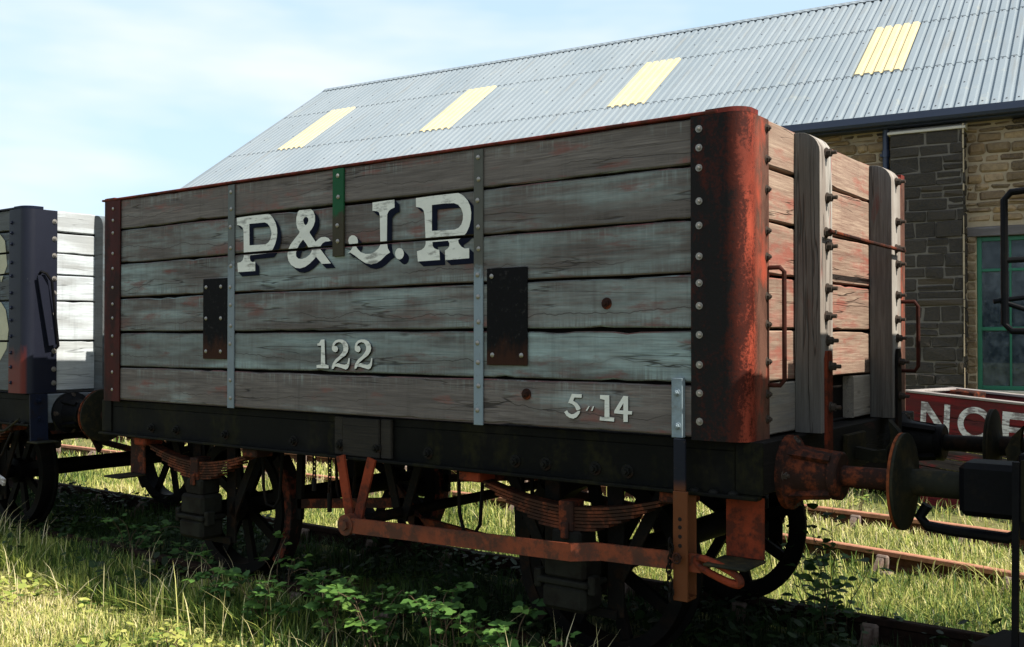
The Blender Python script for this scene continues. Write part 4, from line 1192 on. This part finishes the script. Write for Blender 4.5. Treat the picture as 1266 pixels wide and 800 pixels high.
# buttress
bc = MB(); bc.box(BX0 + .01, BX1 - .01, WY - .30, WY - .002, -.3, 5.0)
bt = spart(bc, 'buttress', M['dark_mortar'], None, False)
stones(BX0, BX1, -.2, 4.98, WY - .30, (.16, .27), (.25, .60), (.008, .025)).build('buttress_stones', M['dark_stone'], bt, False)
sd_ = stones(WY - .30, WY - .01, -.2, 4.98, 0, (.16, .27), (.29, .30), (.004, .016))
sr = MB(); sr.add([(BX1 - v[1], v[0], v[2]) for v in sd_.v], sd_.f); sr.build('buttress_return', M['dark_stone'], bt, False)
eg = MB(); z = -.1
while z < 4.9:
    h = random.uniform(.10, .42)
    if random.random() < .86: eg.cbox(BX1 - .010 + random.uniform(-.006, .004), BX1 + .010 + random.uniform(-.004, .004), WY - .335, WY - .30, z, z + h - .012, .005)
    z += h
eg.build('buttress_edge', M['mortar'], bt)
cp = MB(); cp.prism([(WY - .345, 4.985), (WY - .0, 4.985), (WY, 5.115), (WY - .06, 5.115), (WY - .345, 5.02)], lambda u, v, d: (d, u, v), BX0 - .03, BX1 + .03); cp.build('buttress_cap', M['cap_stone'], bt, False)
# downpipe
dp = MB(); x = -1.31; y = WY - .11
dp.cyl((x, y, -.1), (x, y, 5.16), .052, None, 14)
for z in (4.66, 2.7, .8): dp.cyl((x, y, z), (x, y, z + .11), .066, None, 14); dp.box(x - .10, x + .10, y + .03, y + .108, z + .03, z + .07)
spart(dp, 'downpipe', M['gutter_navy'])
# window
lt = MB(); lt.cbox(-.105, WX1 + .09, WY - .035, WY + .3, WZ1 + .004, WZ1 + .152, .008); spart(lt, 'lintel', M['lintel_wood'])
wf = MB(); y0, y1 = WY + .06, WY + .13; fw = .07
wf.cbox(WX0 + .002, WX0 + fw, y0, y1, WZ0 + .002, WZ1, .006); wf.cbox(WX1 - fw, WX1 - .002, y0, y1, WZ0 + .002, WZ1, .006)
wf.cbox(WX0 + fw, WX1 - fw, y0, y1, WZ1 - fw, WZ1 - .001, .006); wf.cbox(WX0 + fw, WX1 - fw, y0, y1, WZ0 + .003, WZ0 + fw, .006)
nb = 4; pw = (WX1 - WX0 - 2 * fw) / nb
for i in range(1, nb): wf.cbox(WX0 + fw + pw * i - .016, WX0 + fw + pw * i + .016, y0 + .012, y1 - .012, WZ0 + fw, WZ1 - fw, .004)
for z, hw in ((1.83, .03), (2.76, .022)): wf.cbox(WX0 + fw, WX1 - fw, y0 + .006, y1 - .006, z - hw, z + hw, .004)
win = spart(wf, 'window', M['window_green'])
gl = MB(); gl.box(WX0 + .03, WX1 - .03, y0 + .033, y0 + .037, WZ0 + .03, WZ1 - .03); gl.build('pane', M['window_glass'], win)
tb = MB(); tb.box(WX0 + .01, WX1 - .01, y0 + .075, y0 + .09, WZ0 + .01, 1.29); tb.build('inner_board', M['tan_board'], win)
ws = MB(); ws.cbox(WX0 - .1, WX1 + .1, WY - .06, WY + .055, WZ0 - .11, WZ0, .01); ws.build('sill', M['cap_stone'], win)

# ------------------------------------------------------------------ red timber wagon body
red = empty('timber_wagon', (1.02, 7.5, GZ), 'low red plank wagon body with flaked white letters, in front of the shed', 'wagon')
red.rotation_euler = (0, R(3.4), R(-17))
def rpart(mb, nm, mat, lab=None):
    o = mb.build(nm, mat, red); o.location = (0, 0, -GZ)
    if lab: o['label'] = lab
    return o
RX0, RX1, RD = -.06, 3.9, .95
M['cap_paint'] = wood('cap_paint', 0, (.17, .05, .05), (.36, .33, .30), (.16, .13, .12), .6, None)
tops = MB()
for z0, z1 in ((.872, 1.085), (.640, .864)):
    tops.cbox(RX0, RX1, 0, .06, z0, z1, .005); tops.cbox(RX0, RX1, RD - .06, RD, z0, z1, .005)
    tops.cbox(RX0, RX0 + .06, .062, RD - .062, z0, z1, .005); tops.cbox(RX1 - .06, RX1, .062, RD - .062, z0, z1, .005)
rb = rpart(tops, 'side_boards', M['red_plank'])
cpb = MB(); cpb.cbox(RX0 - .01, RX1, -.012, .085, 1.087, 1.112, .004); cpb.cbox(RX0 - .01, RX1, RD - .085, RD + .01, 1.087, 1.115, .004); cpb.cbox(RX0 - .01, RX0 + .1, .087, RD - .087, 1.087, 1.11, .004)
rpart(cpb, 'top_rail', M['cap_paint'])
ib = MB(); ib.cbox(.16, .46, .50, .74, .70, 1.118, .01); rpart(ib, 'cross_beam', M['rust_brown'])
fl = MB(); fl.box(RX0 + .06, RX1 - .06, .06, RD - .06, .62, .70); rpart(fl, 'floor', M['inside_dark'])
wp = MB()
z = .632
for h in (.11, .105, .115, .10):
    wp.cbox(RX0 + .02, RX1 - .02, .008 + random.uniform(-.012, .012), .06, z - h + .008, z, .006); z -= h
rpart(wp, 'lower_boards', M['weathered_plank'])
lp = MB(); lp.cbox(RX0 + .25, RX1, -.02, .05, -.2, z - .004, .006); rpart(lp, 'bottom_board', M['red_plank'])
dk = MB(); dk.box(-1.7, RX0 + .015, .25, RD - .2, -.1, .60); dk.cbox(-1.75, RX0 - .01, .05, .17, .36, .60, .01); rpart(dk, 'underframe_shade', M['inside_dark'])  # black box and beam stand in for the shade under the left end
pl = MB(); pl.cbox(-.14, -.075, -.03, .04, -.15, .62, .006); rpart(pl, 'corner_post', M['pale_wood'])
pl = MB(); pl.cbox(-1.22, -.98, -.04, .04, -.15, .60, .006); rpart(pl, 'corner_post', M['red_plank'])
pl = MB(); pl.cbox(-1.55, -1.34, -.02, .04, -.15, .60, .006); pl.cbox(-1.33, -1.25, -.02, .04, -.15, .5, .006); rpart(pl, 'side_plank', M['weathered_plank'])
def flat_letter(polys, nm):
    bm_ = MB()
    for lp in polys:
        loops = [[Vector((u, v, 0)) for u, v in q] for q in lp]; fl_ = [p for q in loops for p in q]
        bm_.add([(p.x, -.0035, p.y) for p in fl_], tessellate_polygon(loops))
    o = bm_.build(nm, M['letter_flaked'], rb, False)
Z0, Z1 = .665, 1.005
zs1, zs2 = .863, .873
def rect(a, b, c, d): return [[(a, c), (b, c), (b, d), (a, d)]]
flat_letter([[[(.14, Z0), (.205, Z0), (.205, Z1 - .10), (.40, Z0), (.475, Z0), (.475, Z1), (.41, Z1), (.41, Z0 + .10), (.215, Z1), (.14, Z1)]]], 'painted_letter')
def ring(cx, cz, rx, rz, n=28): return [(cx + rx * math.cos(2 * PI * i / n), cz + rz * math.sin(2 * PI * i / n)) for i in range(n)]
flat_letter([[ring(.755, (Z0 + Z1) / 2, .19, .18), ring(.755, (Z0 + Z1) / 2, .125, .115)[::-1]]], 'painted_letter')
flat_letter([[[(1.04, Z0), (1.36, Z0), (1.36, Z0 + .06), (1.115, Z0 + .06), (1.115, .80), (1.32, .80), (1.32, .855), (1.115, .855), (1.115, Z1 - .07), (1.36, Z1 - .07), (1.36, Z1), (1.04, Z1)]]], 'painted_letter')

# ------------------------------------------------------------------ grass (nobody could count it)
def leaf_mat(name, stops, trans=.35, rough=.55):
    N = NT(name, rough, .3)
    a = N.n('ShaderNodeAttribute'); a.attribute_name = 'tone'
    c = N.ramp(a.outputs['Fac'], stops)
    N.color(c)
    tl = N.n('ShaderNodeBsdfTranslucent'); N.l(c, tl.inputs['Color'])
    mx = N.n('ShaderNodeMixShader'); mx.inputs[0].default_value = trans
    out = [x for x in N.t.nodes if x.type == 'OUTPUT_MATERIAL'][0]
    N.l(N.b.outputs[0], mx.inputs[1]); N.l(tl.outputs[0], mx.inputs[2]); N.l(mx.outputs[0], out.inputs['Surface'])
    return N.m
M['grass'] = leaf_mat('grass', [(0.0, (.010, .024, .006)), (.12, (.028, .062, .014)), (.32, (.10, .17, .030)), (.50, (.41, .44, .10)), (.75, (.62, .56, .22)), (1.0, (.70, .60, .36))])  # darkest stops paint the shade under and beside the wagons
M['bramble'] = leaf_mat('bramble', [(0.0, (.022, .060, .014)), (.3, (.055, .130, .026)), (.6, (.11, .21, .04)), (.85, (.18, .27, .055)), (1.0, (.36, .36, .09))], .3, .65)

def patch(x, y, f, seed):
    return np.sin(x * f + seed) * np.sin(y * f * 1.13 + seed * 2.1) + .6 * np.sin(x * f * 2.3 + seed * 3.3 + y * f) * np.sin(y * f * 2.1 - x * f * .7 + seed)
def vh(x, y): return GZ + .025 * np.sin(x * 1.3 + .6) * np.sin(y * 1.1 + 1.2) + .012 * np.sin(x * 4.1) * np.cos(y * 3.7)
RAILS = [1.205 - .752, 1.205 + .752]
def far_rail_y(x):
    t = np.maximum(0, x + 1.2); y = np.where(t < 4, 5.10 - .03 * t ** 2, 5.10 - .48 - .24 * (t - 4)); return y
class Grass:
    def __init__(s): s.v = []; s.tone = []; s.q = []; s.t = []; s.n = 0
    def scatter(s, n, x0, x1, y0, y1, h0, h1, w, dry_shade, clump=0.0, lean=.5, dryvar=.25, keep=None):
        x = RNG.uniform(x0, x1, n); y = RNG.uniform(y0, y1, n)
        if clump:
            k = patch(x, y, 3.1, 1.7) + RNG.normal(0, .5, n) > (clump * 1.4 - 1.0); x, y = x[k], y[k]
        ok = (np.abs(y - RAILS[0]) > .055) & (np.abs(y - RAILS[1]) > .055)
        fy = far_rail_y(x); ok &= (np.abs(np.abs(y - fy) - .752) > .05)
        cx_ = np.abs((x + 17.63 + .49) % .98 - .49) < .13; cy_ = np.abs(np.abs(y - fy) - .752) < .22
        ok &= ~(cx_ & cy_ & (RNG.uniform(0, 1, len(x)) < .9))
        ok &= ~((x > .7) & (x < 4.5) & (y > 5.95) & (y < 7.7) & (RNG.uniform(0, 1, len(x)) < (.88 if h1 > .15 else .3)))
        if keep is not None: ok &= keep(x, y)
        x, y = x[ok], y[ok]; n = len(x)
        h = RNG.uniform(h0, h1, n) * (1 + .28 * patch(x, y, 2.2, 4.1)); h = np.maximum(h, .02)
        a = RNG.uniform(0, 2 * PI, n); d = np.stack([np.cos(a), np.sin(a)], 1); p = np.stack([-d[:, 1], d[:, 0]], 1)
        ln = np.abs(RNG.normal(0, lean, n)); z = vh(x, y) - .015
        ww = w * RNG.uniform(.6, 1.35, n)
        base = np.stack([x, y], 1)
        m1 = base + d * (ln * h * .22)[:, None]; m2 = base + d * (ln * h * .62)[:, None]; tip = base + d * (ln * h * 1.15)[:, None]
        zt = h / np.sqrt(1 + (ln * .9) ** 2)
        vv = np.zeros((n, 7, 3))
        for i, (c, f, sw) in enumerate(((base, 0, .5), (m1, .42, .5), (m2, .78, .36))):
            vv[:, 2 * i, :2] = c - p * (ww * sw)[:, None]; vv[:, 2 * i + 1, :2] = c + p * (ww * sw)[:, None]
            vv[:, 2 * i, 2] = vv[:, 2 * i + 1, 2] = z + zt * f
        vv[:, 6, :2] = tip; vv[:, 6, 2] = z + zt
        tone = np.clip(dry_shade + .16 * patch(x, y, 1.7, 2.9) + RNG.normal(0, dryvar, n), 0, 1)
        b = s.n + np.arange(n)[:, None] * 7
        s.q.append(np.concatenate([b + np.array([[0, 1, 3, 2]]), b + np.array([[2, 3, 5, 4]])], 0)); s.t.append(b + np.array([[4, 5, 6]]))
        s.v.append(vv.reshape(-1, 3)); s.tone.append(np.repeat(tone, 7)); s.n += n * 7
    def leaves(s, n, x0, x1, y0, y1, size, zr, tone, tv=.12):
        x = RNG.uniform(x0, x1, n); y = RNG.uniform(y0, y1, n)
        k = patch(x, y, 2.6, 6.2) > -.1; x, y = x[k], y[k]; n = len(x)
        z = vh(x, y) + RNG.uniform(zr[0], zr[1], n); a = RNG.uniform(0, 2 * PI, n)
        sz = size * RNG.uniform(.6, 1.3, n); tilt = RNG.normal(0, .35, (n, 2))
        vv = np.zeros((n, 7, 3))
        for i, (u, w_) in enumerate(((0, 0), (.30, -.36), (.30, .36), (.72, -.34), (.72, .34), (.98, -.12), (.98, .12))):
            uu = u * sz; wv = w_ * sz
            dx = np.cos(a) * uu - np.sin(a) * wv; dy = np.sin(a) * uu + np.cos(a) * wv
            vv[:, i, 0] = x + dx; vv[:, i, 1] = y + dy; vv[:, i, 2] = z + tilt[:, 0] * uu + tilt[:, 1] * wv
        t = np.clip(tone + RNG.normal(0, tv, n), 0, 1); b = s.n + np.arange(n)[:, None] * 7
        s.q.append(np.concatenate([b + np.array([[1, 2, 4, 3]]), b + np.array([[3, 4, 6, 5]])], 0)); s.t.append(b + np.array([[0, 2, 1]]))
        s.v.append(vv.reshape(-1, 3)); s.tone.append(np.repeat(t, 7)); s.n += n * 7
    def build(s, name, mat):
        v = np.concatenate(s.v); q = np.concatenate(s.q); t = np.concatenate(s.t)
        me = bpy.data.meshes.new(name)
        me.vertices.add(len(v)); me.vertices.foreach_set('co', v.ravel().astype(np.float32))
        loops = np.concatenate([q.ravel(), t.ravel()]).astype(np.int32)
        me.loops.add(len(loops)); me.loops.foreach_set('vertex_index', loops)
        starts = np.concatenate([np.arange(len(q)) * 4, len(q) * 4 + np.arange(len(t)) * 3]).astype(np.int32)
        me.polygons.add(len(starts)); me.polygons.foreach_set('loop_start', starts)
        me.update(calc_edges=True)
        at = me.attributes.new('tone', 'FLOAT', 'POINT'); at.data.foreach_set('value', np.concatenate(s.tone).astype(np.float32))
        me.materials.append(mat)
        return link(name, me)
G = Grass()
# near lawn, mown and sun-bleached
G.scatter(70000, -5.6, 1.6, -1.9, -.05, .04, .10, .006, .58, 0, .9, .24)
G.leaves(3600, -5.4, 1.2, -1.8, -.12, .05, (.03, .09), .46)
# long grass along the wagon line
G.scatter(24000, -6.5, -.2, -.20, .42, .10, .26, .0085, .34, .1, .6, .12)
G.scatter(9000, -.3, 3.2, -.8, .42, .10, .28, .008, .20, .2, .6, .14)
G.scatter(420, -5, 2.4, -.40, .3, .20, .44, .005, .93, 0, .7, .06)
# under the wagons, tone lowered to paint in their shade
G.scatter(22000, -7, 3.4, .5, 1.95, .08, .24, .007, .07, .15, .6, .06)
G.leaves(9000, -6.5, 3.2, -.1, 1.95, .05, (.05, .26), .06, .05)
# between the tracks, in the sun
G.scatter(110000, -9, 5.0, 1.98, 4.3, .035, .10, .007, .43, 0, .85, .2)
G.scatter(7000, -9, 5.0, 1.98, 4.3, .08, .20, .007, .38, .3, .7, .2)
G.scatter(5000, -9, 5.0, 3.4, 4.25, .14, .28, .007, .45, .3, .6, .25)
G.scatter(42000, -11, 4.6, 4.2, 5.95, .04, .13, .008, .54, .1, .8, .25)
G.scatter(6500, -12, 4.6, 5.75, 6.7, .10, .30, .008, .66, .35, .6, .3)
G.scatter(9000, -12, 4.6, 5.75, 7.3, .05, .13, .009, .56, .1, .7, .25)
G.scatter(45000, -24, 8, 6.6, 13, .06, .18, .016, .5, 0, .7, .22)
G.scatter(20000, -40, -5, .5, 7, .06, .18, .016, .48, 0, .7, .22)
G.scatter(9000, 3, 8, -.5, 4, .06, .2, .008, .4, .2, .7, .22)
tag(G.build('grass', M['grass']), kind='stuff')

# ------------------------------------------------------------------ brambles and weeds, each a plant with stem and leaves
def plant(name, label, group, x, y, n_stems, hgt_, spread, n_leaf, size, tone, leaflets=3, seed=1, upright=False):
    rnd = random.Random(seed)
    root = empty(name, (x, y, GZ), label, 'plant', group)
    st = MB(); lv = []; lf = []; tn = []
    def leaf(p, dir_, nrm, s, tone_):
        d = Vector(dir_).normalized(); nv = (Vector(nrm) - d * Vector(nrm).dot(d)).normalized(); w = d.cross(nv)
        o = len(lv); P = Vector(p)
        pts = [(0, 0, 0), (.28, .30, .07), (.28, -.30, .07), (.62, .30, .05), (.62, -.30, .05), (1.0, 0, -.10), (.3, 0, -.01), (.62, 0, -.02)]
        for u, v, h in pts: lv.append(P + d * (u * s) + w * (v * s) + nv * (h * s))
        for f in ((0, 6, 1), (0, 2, 6), (1, 6, 7, 3), (2, 4, 7, 6), (3, 7, 5), (4, 5, 7)): lf.append(tuple(o + i for i in f))
        tn.extend([min(1, max(0, tone_))] * 8)
    for k in range(n_stems):
        a = rnd.uniform(0, 2 * PI); h = hgt_ * rnd.uniform(.55, 1.05); r = spread * rnd.uniform(.4, 1.0)
        bx, by = rnd.uniform(-.06, .06), rnd.uniform(-.06, .06); pts = []
        for i in range(9):
            t = i / 8
            zz = h * (math.sin(t * PI * .62) if not upright else t) * 1.02
            pts.append(Vector((bx + math.cos(a) * r * t ** 1.2 + .015 * math.sin(9 * t + k), by + math.sin(a) * r * t ** 1.2 * .7 + .012 * math.cos(8 * t + k), zz)))
        st.tube(pts, [.0042 * (1 - .7 * i / 8) for i in range(9)], 5)
        for j in range(n_leaf // n_stems):
            t = rnd.uniform(.22, 1.0); f = t * 8; i = min(7, int(f)); p = pts[i].lerp(pts[i + 1], f - i)
            b = rnd.uniform(0, 2 * PI); out = Vector((math.cos(b), math.sin(b), rnd.uniform(-.15, .55))); pet = p + out * rnd.uniform(.015, .05)
            s = size * rnd.uniform(.45, 1.35); tt = tone + rnd.gauss(.02, .17)
            nrm = Vector((rnd.uniform(-.5, .5), rnd.uniform(-.7, .3), 1))
            leaf(pet, out, nrm, s, tt)
            if leaflets == 3:
                sd2 = out.cross(Vector((0, 0, 1)))
                leaf(pet, out * .35 + sd2, nrm, s * .85, tt + .03); leaf(pet, out * .35 - sd2, nrm, s * .85, tt - .03)
    st.build('stem', M['stem'], root)
    me = bpy.data.meshes.new('leaves'); me.from_pydata([tuple(v) for v in lv], [], lf); me.materials.append(M['bramble'])
    at = me.attributes.new('tone', 'FLOAT', 'POINT'); at.data.foreach_set('value', np.array(tn, np.float32))
    me.polygons.foreach_set('use_smooth', [True] * len(me.polygons))
    link('leaves', me, root)
    return root
M['stem'] = plain('stem', (.085, .055, .03), .7)
BR = 'brambles growing along the near rail'
PL = [
 # name, label, group, x, y, stems, height, spread, leaves, leaf size, tone, leaflets
 ('bramble', 'round-leaved bramble right of the left axle box, lowest clump in front of the left wheel', BR, -1.10, -.02, 7, 0.43, 0.30, 67, 0.063, 0.35, 3),
 ('bramble', 'small bramble sprig hanging inside the left wheel', BR, -.93, .36, 4, 0.58, 0.18, 24, 0.057, 0.35, 3),
 ('bramble', 'bramble between the left wheel and the lever pivot', BR, -.52, -.10, 7, 0.39, 0.34, 67, 0.063, 0.32, 3),
 ('bramble', 'bramble directly below the pivot of the rusty brake lever', BR, .02, -.12, 8, 0.46, 0.34, 87, 0.064, 0.35, 3),
 ('bramble', 'leafy bramble below the left half of the rusty lever, where its straight part starts', BR, .42, -.12, 8, 0.45, 0.32, 87, 0.063, 0.32, 3),
 ('bramble', 'tall bramble under the middle of the rusty lever', BR, .84, -.10, 8, 0.48, 0.30, 81, 0.062, 0.30, 3),
 ('bramble', 'bramble just left of the right axle box', BR, 1.22, -.06, 7, 0.46, 0.28, 74, 0.060, 0.30, 3),
 ('bramble', 'broad-leaved bramble in front of the right axle box at the bottom of the frame', BR, 1.62, -.22, 7, 0.37, 0.28, 58, 0.064, 0.38, 3),
 ('bramble', 'low bramble between the right axle box and the hanging lever guard', BR, 1.93, -.18, 6, 0.35, 0.25, 44, 0.057, 0.32, 3),
 ('bramble', 'dark bramble under the loop handle of the lever', BR, 2.35, -.05, 6, 0.39, 0.29, 44, 0.055, 0.20, 3),
 ('bramble', 'bramble between the lever guard and the step at the bottom right', BR, 2.75, .12, 7, 0.43, 0.34, 58, 0.057, 0.30, 3),
 ('bramble', 'sparse bramble at the foot of the left edge wagon, below the rusty buffer', BR, -2.75, .45, 7, 0.46, 0.39, 67, 0.057, 0.20, 3),
 ('bramble', 'dim bramble below the left footstep of the lettered wagon', BR, -2.1, .55, 7, 0.39, 0.37, 62, 0.057, 0.18, 3),
 ('tall_weed', 'tall dark spindly weed standing alone right of the far wheel', None, 2.16, 1.86, 10, .86, .44, 170, .075, .16, 1),
 ('weed', 'yellow-green leafy seedling at the edge of the sunlit near lawn', None, -.72, -.62, 4, .16, .10, 26, .045, .95, 1),
 ('flowering_weed', 'pale yellowish weed beside the far sunlit rail under the rusty buffer', None, .95, 6.05, 6, .42, .18, 44, .05, 1.0, 1),
]
for i, (nm, lab, gr, x, y, ns, h, sp_, nl, sz, tn_, lfs) in enumerate(PL):
    plant(nm, lab, gr, x, y, ns, h, sp_, nl, sz, tn_, lfs, 31 + i, nm == 'tall_weed')
